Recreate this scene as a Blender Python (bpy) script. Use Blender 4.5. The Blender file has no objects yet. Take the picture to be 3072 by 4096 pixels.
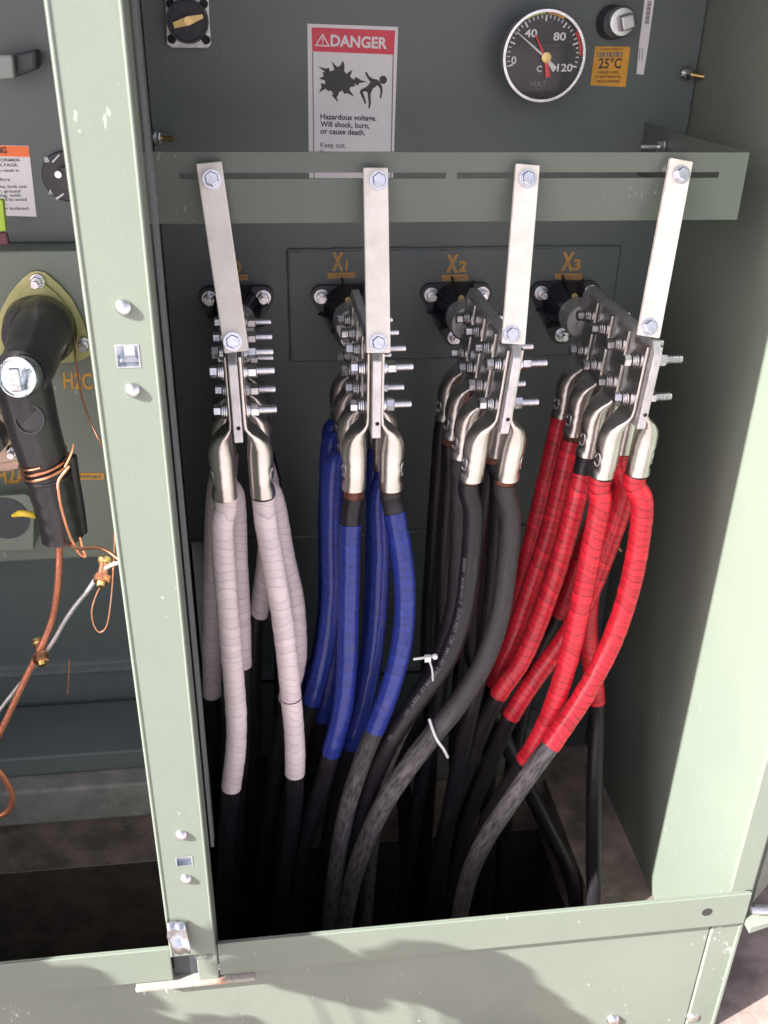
import bpy, bmesh, math, random
from mathutils import Vector, Matrix
from mathutils.geometry import tessellate_polygon
random.seed(7)
SC = bpy.context.scene
COL = SC.collection

# ------------------------------------------------------------------ camera, sky, sun, exposure
FPX = 3838.28
def cam_axes():
    yaw, pit, rol = math.radians(7.719), math.radians(28.274), math.radians(1.178)
    F = Vector((math.sin(yaw)*math.cos(pit), math.cos(yaw)*math.cos(pit), -math.sin(pit)))
    r = Vector((math.cos(yaw), -math.sin(yaw), 0)); u = r.cross(F)
    return r*math.cos(rol)+u*math.sin(rol), u*math.cos(rol)-r*math.sin(rol), F
CR, CU, CF = cam_axes()
cam = bpy.data.cameras.new('camera'); camo = bpy.data.objects.new('camera', cam); COL.objects.link(camo)
camo.matrix_world = Matrix(((CR.x, CU.x, -CF.x, 0), (CR.y, CU.y, -CF.y, 0), (CR.z, CU.z, -CF.z, 0), (0, 0, 0, 1)))
cam.sensor_fit = 'VERTICAL'; cam.sensor_height = 36; cam.lens = FPX/4096*36
cam.dof.use_dof = True; cam.dof.focus_distance = .98; cam.dof.aperture_fstop = 9
cam.clip_start = 0.02; cam.clip_end = 500
SC.camera = camo
SUN_DIR = Vector((.624, .240, -.43)).normalized()      # the way the light travels
w = bpy.data.worlds.new('World'); SC.world = w; w.use_nodes = True
wn = w.node_tree.nodes; bg = wn['Background']; bg.inputs[1].default_value = 0.095
sky = wn.new('ShaderNodeTexSky'); sky.sky_type = 'NISHITA'; sky.sun_disc = False
sky.sun_elevation = math.asin(-SUN_DIR.z); sky.sun_rotation = math.atan2(-SUN_DIR.x, -SUN_DIR.y)
sky.dust_density = 2.5; sky.air_density = .8; sky.ozone_density = .5
hs = wn.new('ShaderNodeHueSaturation'); hs.inputs['Saturation'].default_value = .38
tn = wn.new('ShaderNodeMix'); tn.data_type = 'RGBA'; tn.blend_type = 'MULTIPLY'; tn.inputs[0].default_value = 1; tn.inputs[7].default_value = (1.05, .965, 1.03, 1)
w.node_tree.links.new(sky.outputs[0], hs.inputs['Color']); w.node_tree.links.new(hs.outputs[0], tn.inputs[6]); w.node_tree.links.new(tn.outputs[2], bg.inputs[0])
sl = bpy.data.lights.new('sun', 'SUN'); sl.energy = 5.0; sl.angle = math.radians(0.5); sl.color = (1, .97, .93)
so = bpy.data.objects.new('sun', sl); COL.objects.link(so)
so.rotation_euler = SUN_DIR.to_track_quat('-Z', 'Y').to_euler()
SC.view_settings.view_transform = 'Standard'; SC.view_settings.look = 'None'
SC.view_settings.gamma = 1; SC.view_settings.use_curve_mapping = False
SC.view_settings.exposure = 2.05

# ------------------------------------------------------------------ pixel -> point on a real plane
K = 3072/1659
def ray(x, y):
    return CR*((x*K-1536)/FPX) + CU*((2048-y*K)/FPX) + CF
def P(x, y, Y): d = ray(x, y); return d*(Y/d.y)
def PX(x, y, X): d = ray(x, y); return d*(X/d.x)
def PZ(x, y, Z): d = ray(x, y); return d*(Z/d.z)

# ------------------------------------------------------------------ materials
def mat(name, col, rough=.5, metal=0, noise=None, bump=None, stretch=None, spec=.5, coat=0, ramp=(.4, .6), uv=False, vmask=None, specks=None):
    """noise=(scale, second colour, amount); bump=(scale, strength)"""
    m = bpy.data.materials.new(name); m.use_nodes = True
    nt = m.node_tree; N = nt.nodes; L = nt.links; b = N['Principled BSDF']
    b.inputs['Base Color'].default_value = (*col, 1); b.inputs['Roughness'].default_value = rough
    b.inputs['Metallic'].default_value = metal; b.inputs['Specular IOR Level'].default_value = spec
    b.inputs['Coat Weight'].default_value = coat; b.inputs['Coat Roughness'].default_value = .2
    tc = N.new('ShaderNodeTexCoord'); mp = N.new('ShaderNodeMapping')
    L.new(tc.outputs['UV' if uv else 'Object'], mp.inputs[0])
    if stretch: mp.inputs['Scale'].default_value = stretch
    if noise:
        n = N.new('ShaderNodeTexNoise'); n.inputs['Scale'].default_value = noise[0]; n.inputs['Detail'].default_value = 8
        n.inputs['Roughness'].default_value = .65
        L.new(mp.outputs[0], n.inputs[0])
        r = N.new('ShaderNodeValToRGB'); r.color_ramp.elements[0].position = ramp[0]; r.color_ramp.elements[1].position = ramp[1]
        r.color_ramp.elements[0].color = (0, 0, 0, 1); r.color_ramp.elements[1].color = (noise[2],)*3+(1,)
        L.new(n.outputs[0], r.inputs[0])
        mx = N.new('ShaderNodeMix'); mx.data_type = 'RGBA'
        mx.inputs[6].default_value = (*col, 1); mx.inputs[7].default_value = (*noise[1], 1)
        fac = r.outputs[0]
        if vmask:
            sp = N.new('ShaderNodeSeparateXYZ'); L.new(tc.outputs['UV'], sp.inputs[0])
            mr = N.new('ShaderNodeMapRange'); mr.inputs[1].default_value, mr.inputs[2].default_value = vmask
            mr.inputs[3].default_value = .12; L.new(sp.outputs[1], mr.inputs[0])
            mm = N.new('ShaderNodeMath'); mm.operation = 'MULTIPLY'; L.new(fac, mm.inputs[0]); L.new(mr.outputs[0], mm.inputs[1]); fac = mm.outputs[0]
        L.new(fac, mx.inputs[0]); out = mx.outputs[2]
        if specks:      # small chips and rubbed spots, gathered in patches
            a1 = N.new('ShaderNodeTexNoise'); a1.inputs['Scale'].default_value = specks[0]; a1.inputs['Detail'].default_value = 3
            a2 = N.new('ShaderNodeTexNoise'); a2.inputs['Scale'].default_value = 9; a2.inputs['Detail'].default_value = 2
            mp2 = N.new('ShaderNodeMapping'); mp2.inputs['Scale'].default_value = (1, 1, .45)
            L.new(tc.outputs['Object'], mp2.inputs[0]); L.new(mp2.outputs[0], a1.inputs[0]); L.new(tc.outputs['Object'], a2.inputs[0])
            ad = N.new('ShaderNodeMath'); ad.operation = 'MULTIPLY_ADD'; ad.inputs[1].default_value = .55; L.new(a2.outputs[0], ad.inputs[0]); L.new(a1.outputs[0], ad.inputs[2])
            rr = N.new('ShaderNodeMapRange'); rr.inputs[1].default_value = specks[2]; rr.inputs[2].default_value = specks[2]+.03; L.new(ad.outputs[0], rr.inputs[0])
            m3 = N.new('ShaderNodeMix'); m3.data_type = 'RGBA'; m3.inputs[7].default_value = (*specks[1], 1)
            L.new(rr.outputs[0], m3.inputs[0]); L.new(out, m3.inputs[6]); out = m3.outputs[2]
        L.new(out, b.inputs['Base Color'])
    if bump:
        n2 = N.new('ShaderNodeTexNoise'); n2.inputs['Scale'].default_value = bump[0]; n2.inputs['Detail'].default_value = 4
        L.new(mp.outputs[0], n2.inputs[0])
        bp = N.new('ShaderNodeBump'); bp.inputs['Strength'].default_value = bump[1]; bp.inputs['Distance'].default_value = .002
        L.new(n2.outputs[0], bp.inputs['Height']); L.new(bp.outputs[0], b.inputs['Normal'])
    return m

def tape_mat(name, col, dark, rough, pitch=.0085, line=.35, light=None):
    """wrapped tape: helical laps along the tube (UV: u round, v metres along)"""
    m = bpy.data.materials.new(name); m.use_nodes = True
    nt = m.node_tree; N = nt.nodes; L = nt.links; b = N['Principled BSDF']
    b.inputs['Roughness'].default_value = rough; b.inputs['Specular IOR Level'].default_value = .45
    tc = N.new('ShaderNodeTexCoord'); sp = N.new('ShaderNodeSeparateXYZ'); L.new(tc.outputs['UV'], sp.inputs[0])
    nz = N.new('ShaderNodeTexNoise'); nz.inputs['Scale'].default_value = 22; L.new(tc.outputs['Object'], nz.inputs[0])
    def M(op, a, bb, cl=False):
        q = N.new('ShaderNodeMath'); q.operation = op; q.use_clamp = cl
        for i, v in enumerate((a, bb)):
            if v is None: continue
            if isinstance(v, (int, float)): q.inputs[i].default_value = v
            else: L.new(v, q.inputs[i])
        return q.outputs[0]
    ph = M('ADD', M('DIVIDE', sp.outputs[1], pitch), sp.outputs[0])
    ph = M('ADD', ph, M('MULTIPLY', nz.outputs[0], 3.6))
    fr = M('FRACT', ph, None)
    edge = M('GREATER_THAN', fr, .86)                       # the lap edge
    lap = N.new('ShaderNodeTexWhiteNoise'); lap.noise_dimensions = '1D'; L.new(M('FLOOR', ph, None), lap.inputs['W'])
    f = M('ADD', M('MULTIPLY', edge, line), M('MULTIPLY', lap.outputs[0], line*.8), True)
    mx = N.new('ShaderNodeMix'); mx.data_type = 'RGBA'
    mx.inputs[6].default_value = (*col, 1); mx.inputs[7].default_value = (*dark, 1)
    L.new(f, mx.inputs[0])
    n3 = N.new('ShaderNodeTexNoise'); n3.inputs['Scale'].default_value = 60; n3.inputs['Detail'].default_value = 8; L.new(tc.outputs['Object'], n3.inputs[0])
    rp = N.new('ShaderNodeValToRGB'); rp.color_ramp.elements[0].position = .63; rp.color_ramp.elements[1].position = .75
    rp.color_ramp.elements[1].color = (.35,)*3+(1,); L.new(n3.outputs[0], rp.inputs[0])
    mx2 = N.new('ShaderNodeMix'); mx2.data_type = 'RGBA'; mx2.inputs[7].default_value = (*[(.7*d+.08) for d in dark], 1)
    L.new(mx.outputs[2], mx2.inputs[6]); L.new(rp.outputs[0], mx2.inputs[0])
    L.new(mx2.outputs[2], b.inputs['Base Color'])
    bp = N.new('ShaderNodeBump'); bp.inputs['Strength'].default_value = .55; bp.inputs['Distance'].default_value = .0012
    L.new(M('ADD', fr, M('MULTIPLY', n3.outputs[0], .5)), bp.inputs['Height']); L.new(bp.outputs[0], b.inputs['Normal'])
    return m

GRN = (.136, .162, .132)
M = {}
M['paint'] = mat('green_cabinet_paint', GRN, .42, noise=(3.5, (.17, .195, .155), .55), bump=(420, .07), ramp=(.3, .75), specks=(190, (.26, .29, .25), 1.03))
M['paint_bar'] = mat('darkened_green_bar_paint', (.092, .112, .092), .40, noise=(5, (.118, .132, .112), .6), bump=(300, .08), ramp=(.35, .7), specks=(190, (.22, .24, .21), 1.02))  # darkened copy of the cabinet green for the crossbar
M['paint_tank_shade'] = mat('shaded_green_tank_paint', (.082, .100, .100), .38, noise=(6, (.11, .122, .122), .6), bump=(300, .12), ramp=(.35, .7))  # cabinet paint copied darker and bluer, interior shade put into the colour
M['paint_scuffed'] = mat('scuffed_green_paint', GRN, .5, noise=(5, (.18, .20, .165), .8), bump=(380, .10), ramp=(.3, .7), specks=(240, (.36, .37, .34), 1.005))
M['paint_dusty'] = mat('dusty_green_paint', (.11, .12, .11), .75, noise=(30, (.24, .22, .22), .8), bump=(200, .2), ramp=(.35, .7))
M['steel'] = mat('bright_zinc_steel', (.72, .72, .74), .26, 1, noise=(120, (.45, .45, .47), .5), bump=(500, .08))
M['dull'] = mat('dull_tinned_aluminium', (.62, .61, .62), .48, .85, noise=(60, (.42, .41, .42), .6), bump=(220, .25))
M['lug'] = mat('tin_plated_lug', (.66, .63, .60), .31, 1, noise=(38, (.46, .43, .39), .7), bump=(90, .35), ramp=(.35, .7))
M['galv'] = mat('galvanised_metal', (.72, .75, .78), .22, 1, noise=(60, (.45, .5, .55), .7), bump=(60, .8))
M['zinc'] = mat('yellow_zinc_plate', (.40, .37, .19), .42, .75, noise=(22, (.25, .29, .12), .8), bump=(200, .1))
M['zincred'] = mat('reddish_zinc_plate', (.55, .36, .30), .42, .6, noise=(22, (.45, .4, .25), .8), bump=(200, .1))
M['copper'] = mat('bare_copper', (.86, .42, .26), .3, 1, noise=(80, (.6, .27, .16), .7))
M['copperbraid'] = mat('stranded_copper', (.46, .17, .10), .45, .6, noise=(1.0, (.26, .09, .05), .7), bump=(1.0, .3), stretch=(9, 120, 1), uv=True)
M['strand'] = mat('twisted_copper_strands', (.80, .36, .22), .35, .8)
M['rubber'] = mat('black_rubber', (.018, .017, .02), .30, noise=(12, (.045, .04, .042), .35), bump=(120, .15))
M['jacket'] = mat('black_cable_jacket', (.013, .011, .014), .38, noise=(1.0, (.12, .105, .11), .30), stretch=(12, 14, 1), uv=True, ramp=(.54, .72), spec=.35, bump=(3, .2))
M['dusty'] = mat('clay_dusted_cable_jacket', (.014, .012, .015), .46, noise=(1.0, (.27, .245, .24), .85), stretch=(20, 48, 1), uv=True, spec=.45, ramp=(.34, .72), bump=(8, .35), vmask=(.27, .42))
M['epoxy'] = mat('black_epoxy', (.016, .016, .024), .35, bump=(200, .1))
M['white'] = tape_mat('white_vinyl_tape', (.82, .70, .69), (.55, .44, .45), .45, .0105, .45)
M['blue'] = tape_mat('blue_vinyl_tape', (.020, .038, .25), (.010, .014, .10), .28, .011, .45)
M['red'] = tape_mat('red_vinyl_tape', (.70, .022, .040), (.22, .010, .016), .33, .0095, .62)
M['fibre'] = mat('cream_fibreglass', (.78, .745, .68), .45, noise=(26, (.60, .55, .47), .6), bump=(300, .05))
M['lab_white'] = mat('white_sticker', (.70, .68, .69), .45, noise=(9, (.60, .58, .6), .5))
M['lab_red'] = mat('red_sticker_ink', (.62, .04, .07), .45)
M['lab_orange'] = mat('orange_sticker_ink', (.85, .16, .03), .45)
M['lab_yellow'] = mat('amber_sticker', (.62, .31, .03), .5, noise=(60, (.5, .22, .02), .5))
M['amber_ink'] = mat('amber_marking_ink', (.50, .26, .05), .5)
M['amber_faded'] = mat('faded_amber_marking', (.52, .27, .06), .55, noise=(90, (.36, .20, .06), .8))
M['ink'] = mat('black_ink', (.03, .03, .035), .5)
M['ink_grey'] = mat('small_print_ink', (.13, .12, .14), .5)
M['dial'] = mat('black_dial', (.018, .016, .02), .35)
M['dial_white'] = mat('white_dial_ink', (.65, .64, .65), .5)
M['dial_red'] = mat('red_pointer', (.65, .03, .03), .4)
M['brass'] = mat('brass', (.65, .47, .2), .35, 1)
M['yellow'] = mat('yellow_plastic', (.65, .48, .04), .45)
M['lime'] = mat('lime_plastic', (.35, .5, .05), .5)
M['grey_plastic'] = mat('grey_plastic', (.25, .27, .26), .5)
M['dark_plastic'] = mat('dark_plastic', (.035, .04, .045), .5)
M['hole'] = mat('shadowed_opening', (.02, .02, .02), .9)
M['gasket'] = mat('rusty_gasket', (.26, .25, .22), .8, noise=(45, (.33, .14, .08), .9), bump=(200, .5), ramp=(.5, .62))
M['concrete'] = mat('pad_concrete', (.30, .235, .205), .9, noise=(11, (.13, .105, .09), .95), bump=(160, .5))
M['soil'] = mat('pit_soil', (.05, .04, .035), .95, noise=(20, (.09, .07, .06), .8), bump=(40, .8))
M['ground'] = mat('gravel_ground', (.42, .38, .36), .95, noise=(40, (.28, .25, .26), .8), bump=(60, .8))
M['tie'] = mat('natural_nylon', (.62, .62, .62), .4)

# twisted strands for the bared copper
nt = M['strand'].node_tree; N = nt.nodes; L = nt.links
tc = N.new('ShaderNodeTexCoord'); wv = N.new('ShaderNodeTexWave'); wv.wave_type = 'BANDS'; wv.bands_direction = 'DIAGONAL'
mp = N.new('ShaderNodeMapping'); mp.inputs['Scale'].default_value = (9, 300, 1); wv.inputs['Scale'].default_value = 1.0
L.new(tc.outputs['UV'], mp.inputs[0]); L.new(mp.outputs[0], wv.inputs[0])
mx = N.new('ShaderNodeMix'); mx.data_type = 'RGBA'; mx.inputs[6].default_value = (.12, .04, .025, 1); mx.inputs[7].default_value = (.88, .42, .27, 1)
L.new(wv.outputs['Fac'], mx.inputs[0]); L.new(mx.outputs[2], N['Principled BSDF'].inputs['Base Color'])
bp = N.new('ShaderNodeBump'); bp.inputs['Distance'].default_value = .002; L.new(wv.outputs['Fac'], bp.inputs['Height']); L.new(bp.outputs[0], N['Principled BSDF'].inputs['Normal'])

# ------------------------------------------------------------------ mesh builder
class MB:
    def __init__(s): s.v = []; s.f = []; s.uv = []; s.rnd = False
    def add(s, vs, fs, uvs=None):
        o = len(s.v); s.v += [Vector(p) for p in vs]; s.f += [tuple(i+o for i in f) for f in fs]
        s.uv += uvs if uvs else [[(0, 0)]*len(f) for f in fs]
        return s
    def box(s, x0, x1, y0, y1, z0, z1):
        vs = [(x, y, z) for x in (x0, x1) for y in (y0, y1) for z in (z0, z1)]
        return s.add(vs, [(0, 1, 3, 2), (4, 6, 7, 5), (0, 4, 5, 1), (2, 3, 7, 6), (0, 2, 6, 4), (1, 5, 7, 3)])
    def hexa(s, a, b):
        """solid between two polygons of equal count"""
        n = len(a)
        fs = [tuple(range(n))[::-1], tuple(range(n, 2*n))]
        fs += [(i, (i+1) % n, n+(i+1) % n, n+i) for i in range(n)]
        return s.add(list(a)+list(b), fs)
    def prism(s, poly, d):
        """extrude a (possibly concave) planar polygon by vector d"""
        poly = [Vector(p) for p in poly]; n = len(poly); d = Vector(d)
        tr = tessellate_polygon([poly])
        fs = [tuple(t) for t in tr]+[tuple(i+n for i in t[::-1]) for t in tr]
        fs += [(i, (i+1) % n, n+(i+1) % n, n+i) for i in range(n)]
        return s.add(poly+[p+d for p in poly], fs)
    def lathe(s, o, ax, prof, n=24, ph=0, caps=True):
        """prof: list of (distance along axis, radius)"""
        s.rnd = True
        ax = Vector(ax).normalized(); t = Vector((0, 0, 1)) if abs(ax.z) < .9 else Vector((0, 1, 0))
        a = ax.cross(t).normalized(); b = a.cross(ax); o = Vector(o); vs = []; fs = []; uv = []
        acc = 0; vv = []
        for k, (h, r) in enumerate(prof):
            if k: acc += math.hypot(h-prof[k-1][0], r-prof[k-1][1])
            vv.append(acc)
            for i in range(n):
                g = 2*math.pi*i/n+ph; vs.append(o+ax*h+(a*math.cos(g)+b*math.sin(g))*r)
        for k in range(len(prof)-1):
            for i in range(n):
                j = (i+1) % n; fs.append((k*n+i, k*n+j, (k+1)*n+j, (k+1)*n+i))
                uv.append([(i/n, vv[k]), ((i+1)/n, vv[k]), ((i+1)/n, vv[k+1]), (i/n, vv[k+1])])
        if caps:
            for k, rev in ((0, True), (len(prof)-1, False)):
                if prof[k][1] > 1e-6:
                    f = tuple(k*n+i for i in range(n)); fs.append(f[::-1] if rev else f); uv.append([(0, 0)]*n)
        return s.add(vs, fs, uv)
    def cyl(s, p, q, r, n=20, r2=None, ph=0):
        p = Vector(p); q = Vector(q); return s.lathe(p, q-p, [(0, r), ((q-p).length, r if r2 is None else r2)], n, ph)
    def tube(s, pts, r, n=18, cap=True, v0=0, rfun=None):
        s.rnd = True
        pts = [Vector(p) for p in pts]; vs = []; fs = []; uv = []; m = len(pts); acc = v0; up = None; vv = []
        for k, p in enumerate(pts):
            t = (pts[min(k+1, m-1)]-pts[max(k-1, 0)]).normalized()
            if up is None: up = t.cross(Vector((0.13, 1, .07))).normalized()
            up = (up-t*up.dot(t)).normalized(); sd = t.cross(up)
            if k: acc += (p-pts[k-1]).length
            vv.append(acc); rr = rfun(acc-v0, r) if rfun else r
            for i in range(n):
                g = 2*math.pi*i/n; vs.append(p+(up*math.cos(g)+sd*math.sin(g))*rr)
        for k in range(m-1):
            for i in range(n):
                j = (i+1) % n; fs.append((k*n+i, k*n+j, (k+1)*n+j, (k+1)*n+i))
                uv.append([(i/n, vv[k]), ((i+1)/n, vv[k]), ((i+1)/n, vv[k+1]), (i/n, vv[k+1])])
        if cap:
            fs += [tuple(range(n))[::-1], tuple((m-1)*n+i for i in range(n))]; uv += [[(0, 0)]*n]*2
        return s.add(vs, fs, uv)
    def build(s, name, m, parent=None, smooth=True, bevel=0, ang=38, origin=None):
        root = parent
        org = Vector((0, 0, 0))
        if parent is not None: org = Vector(parent.get('_o', (0, 0, 0)))
        elif origin is not None: org = Vector(origin)
        me = bpy.data.meshes.new(name); me.from_pydata([v-org for v in s.v], [], s.f)
        ul = me.uv_layers.new(name='UVMap'); k = 0
        flat = [c for f in s.uv for c in f]
        for i, c in enumerate(flat): ul.data[i].uv = c
        bm = bmesh.new(); bm.from_mesh(me); bmesh.ops.recalc_face_normals(bm, faces=bm.faces); bm.to_mesh(me); bm.free()
        if smooth and (s.rnd or not bevel):
            me.polygons.foreach_set('use_smooth', [True]*len(me.polygons)); me.set_sharp_from_angle(angle=math.radians(ang))
        me.materials.append(M[m] if isinstance(m, str) else m); me.update()
        o = bpy.data.objects.new(name, me); COL.objects.link(o)
        if parent is not None: o.parent = parent; o['_o'] = tuple(org)
        else: o.location = org; o['_o'] = tuple(org)
        if bevel:
            b = o.modifiers.new('bevel', 'BEVEL'); b.width = bevel; b.segments = 2; b.limit_method = 'ANGLE'; b.angle_limit = math.radians(40)
        return o

def tag(o, label=None, cat=None, group=None, kind=None):
    if label: o['label'] = label
    if cat: o['category'] = cat
    if group: o['group'] = group
    if kind: o['kind'] = kind
    return o
def thing(name, loc, label, cat, group=None):
    o = bpy.data.objects.new(name, None); COL.objects.link(o); o.location = loc; o['_o'] = tuple(loc)
    o.empty_display_size = .02
    return tag(o, label, cat, group)
def copy_tree(o, parent=None):
    c = o.copy(); COL.objects.link(c)
    if parent is not None: c.parent = parent
    for ch in list(o.children): copy_tree(ch, c)
    return c
def spline(pts, seg=10):
    pts = [Vector(p) for p in pts]; q = [pts[0]*2-pts[1]]+pts+[pts[-1]*2-pts[-2]]; out = []
    for i in range(1, len(q)-2):
        a, b, c, d = q[i-1:i+3]
        for k in range(seg):
            t = k/seg
            out.append(.5*((2*b)+(c-a)*t+(2*a-5*b+4*c-d)*t*t+(3*b-a-3*c+d)*t**3))
    out.append(pts[-1]); return out

# flat artwork on a plane Y = const, facing the opening (-Y)
def art(name, px, Y, m, parent, th=.0004):
    return MB().prism([P(x, y, Y) for x, y in px], (0, th, 0)).build(name, m, parent, smooth=False)
def arts(name, polys, Y, m, parent, th=.0004):
    b = MB()
    for px in polys: b.prism([P(x, y, Y) for x, y in px], (0, th, 0))
    return b.build(name, m, parent, smooth=False)
def text_raw(strn, bold=0.0):
    cu = bpy.data.curves.new('t', 'FONT'); cu.body = strn; cu.size = 1; cu.offset = bold; cu.resolution_u = 3
    o = bpy.data.objects.new('t', cu); COL.objects.link(o)
    dg = bpy.context.evaluated_depsgraph_get(); me = bpy.data.meshes.new_from_object(o.evaluated_get(dg))
    vs = [v.co.copy() for v in me.vertices]; fs = [tuple(p.vertices) for p in me.polygons]
    bpy.data.objects.remove(o); bpy.data.curves.remove(cu); bpy.data.meshes.remove(me); return vs, fs
def text(name, rows, Y, m, parent, bold=.012):
    """rows: (string, x0, y0, x1, y1, cap height px) baseline ends in the photo's pixels, written on plane Y"""
    b = MB()
    for (s_, x0, y0, x1, y1, h) in rows:
        vs, fs = text_raw(s_, bold)
        if not vs: continue
        mnx = min(v.x for v in vs); mxx = max(v.x for v in vs); cap = .70
        A = P(x0, y0, Y); B = P(x1, y1, Y); H = P(x0, y0-h, Y)
        ex = (B-A)/(mxx-mnx); ez = Vector((0, 0, (H-A).z))/cap
        # keep upright lettering square to its baseline
        ez = Vector((-ex.z, 0, ex.x)).normalized()*ez.length
        b.add([A+ex*(v.x-mnx)+ez*v.y for v in vs], fs)
    return b.build(name, m, parent, smooth=False)

# ================================================================== THE SETTING
ZP = -1.18                                             # top of the concrete pad
g = MB()
for (a, b_, c, d) in ((-60, 60, -60, .80), (-60, 60, 1.19, 60), (-60, -.80, .80, 1.19), (.45, 60, .80, 1.19)):
    g.add([(a, c, -1.30), (b_, c, -1.30), (b_, d, -1.30), (a, d, -1.30)], [(0, 1, 2, 3)])
tag(g.build('ground', 'ground', smooth=False), kind='structure')
g = MB()
g.add([(-.8, .8, -1.3), (.45, .8, -1.3), (.45, 1.19, -1.3), (-.8, 1.19, -1.3), (-.8, .8, -1.75), (.45, .8, -1.75), (.45, 1.19, -1.75), (-.8, 1.19, -1.75)],
      [(0, 1, 5, 4), (1, 2, 6, 5), (2, 3, 7, 6), (3, 0, 4, 7), (4, 5, 6, 7)])
tag(g.build('cable_pit', 'soil', smooth=False), kind='structure')
g = MB()
for (a, b_, c, d) in ((-1.3, 1.35, .45, .80), (-1.3, 1.35, 1.19, 2.3), (-1.3, -.80, .80, 1.19), (.45, 1.35, .80, 1.19)):
    g.box(a, b_, c, d, -1.298, ZP)
tag(g.build('concrete_pad', 'concrete', smooth=False), kind='structure')

# ================================================================== THE CABINET
YF = .72; YB = 1.234; XW = .544; XL = -.86
cab = thing('transformer_cabinet', (-.16, .95, ZP), 'open green steel transformer cabinet with two compartments on the concrete pad', 'transformer')
# tank walls: the low voltage face, the high voltage face and the set-back lower skirt
MB().box(-.1175, XW-.002, YB, YB+.03, -.7025, .34).build('tank_wall', 'paint_tank_shade', cab)
MB().box(XL, -.1230, YB, YB+.03, -.2728, .34).build('tank_wall', 'paint_tank_shade', cab)
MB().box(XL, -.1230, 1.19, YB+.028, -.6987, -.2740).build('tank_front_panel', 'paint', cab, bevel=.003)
MB().box(XL, -.1230, 1.262, 1.28, ZP+.002, -.701).build('lower_skirt', 'paint_tank_shade', cab)
MB().box(-.1175, XW-.002, 1.262, 1.28, ZP+.002, -.704).build('lower_skirt', 'paint_tank_shade', cab)
MB().box(XL, -.1235, 1.252, 1.261, -.942, -.937).box(-.117, XW-.003, 1.252, 1.261, -.985, -.979).build('skirt_seam', 'steel', cab)
b = MB(); b.box(XL, -.1235, 1.10, 1.25, -1.105, -1.038); b.build('base_channel', 'paint_dusty', cab, bevel=.004)
b = MB(); b.box(XL, -.1235, 1.13, 1.25, -1.035, -1.0); b.build('base_channel', 'paint_tank_shade', cab, bevel=.003)
b = MB(); b.box(.25, .447, 1.20, 1.255, -1.175, -1.08); b.build('base_channel', 'paint_dusty', cab, bevel=.004)
# welded cover plate outline on the low voltage face
p = [P(622, 540, YB), P(1338, 528, YB), P(1345, 770, YB), P(626, 777, YB)]
x0, x1 = p[0].x, .4735; z1, z0 = p[0].z, p[3].z
MB().box(x0, x1, YB-.0035, YB-.0005, z0, z1).build('cover_plate', 'paint_tank_shade', cab)
def bead(name, a, c, amp=.0009, r=.0023, m='paint_tank_shade', parent=None):
    a = Vector(a); c = Vector(c); n = int((c-a).length/.004)+2
    return MB().tube([a+(c-a)*(i/n)+Vector((random.uniform(-1, 1), random.uniform(-.4, .4), random.uniform(-1, 1)))*amp*.5 for i in range(n+1)],
                     r, 8, rfun=lambda s_, r_: r_*(.95+.12*math.sin(s_*230)+.12*math.sin(s_*97+1))).build(name, m, parent or cab)
for a, c in (((x0, 0, z1), (x1, 0, z1)), ((x0, 0, z0), (x1, 0, z0)), ((x0, 0, z0), (x0, 0, z1)), ((x1, 0, z0), (x1, 0, z1))):
    bead('weld_bead', (a[0], YB-.002, a[2]), (c[0], YB-.002, c[2]))
# barrier, side walls, roof, back
MB().box(-.1220, -.1185, .7425, YB-.002, -1.5, .34).build('barrier_panel', 'paint', cab)  # lower end carried on past the pad, added to block sun from the pit
MB().box(XW, XW+.003, .7235, 1.95, ZP+.002, .34).build('side_wall', 'paint', cab)
MB().box(XL-.003, XL, .7235, 1.95, ZP+.002, .34).build('side_wall', 'paint', cab)
MB().box(XL-.02, XW+.02, .70, 1.97, .342, .36).build('roof', 'paint', cab, bevel=.004)
MB().box(XL, XW, 1.93, 1.95, ZP+.002, .34).build('rear_wall', 'paint', cab)
# front flange of the right wall, with its fold
MB().box(.5165, XW-.0005, .7200, .7230, -.9165, .34).build('wall_flange', 'paint', cab, bevel=.0008)
# centre post (a folded channel)
HB = []
for x, y, wx, wy in ((276, 769, 49, 45), (398, 1860, 34, 24)):
    q = P(x, y, .705); hw = wx/2/2073*q.dot(CF); hh = wy/2/2073*q.dot(CF)*1.12
    HB.append((q.x-hw, q.x+hw, q.z-hh, q.z+hh))
pm = MB(); zc_ = .34
PA, PB = -.1262, -.0788
for (a, c, d, e) in HB:
    pm.box(PA, PB, .705, .7085, e, zc_); pm.box(PA, a, .705, .7085, d, e); pm.box(c, PB, .705, .7085, d, e); zc_ = d
pm.box(PA, PB, .705, .7085, -.9165, zc_)
post = pm.box(PA, PA+.003, .7087, .742, -.9165, .34).box(PB-.003, PB, .7087, .742, -.9165, .34).box(PB-.003, PB, .7335, .742, -1.17, -.917).build('centre_post', 'paint', cab, smooth=False)
MB().tube([(PA+.0012, .7062, -.916), (PA+.0012, .7062, .34)], .0021, 10).tube([(PB-.001, .7060, -.916), (PB-.001, .7060, .34)], .0016, 10).build('rolled_edge', 'paint', cab)
# barrier edge strip just behind the post
MB().box(-.0772, -.0740, .745, .760, -.80, .34).build('edge_strip', 'paint_tank_shade', cab)
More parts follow.
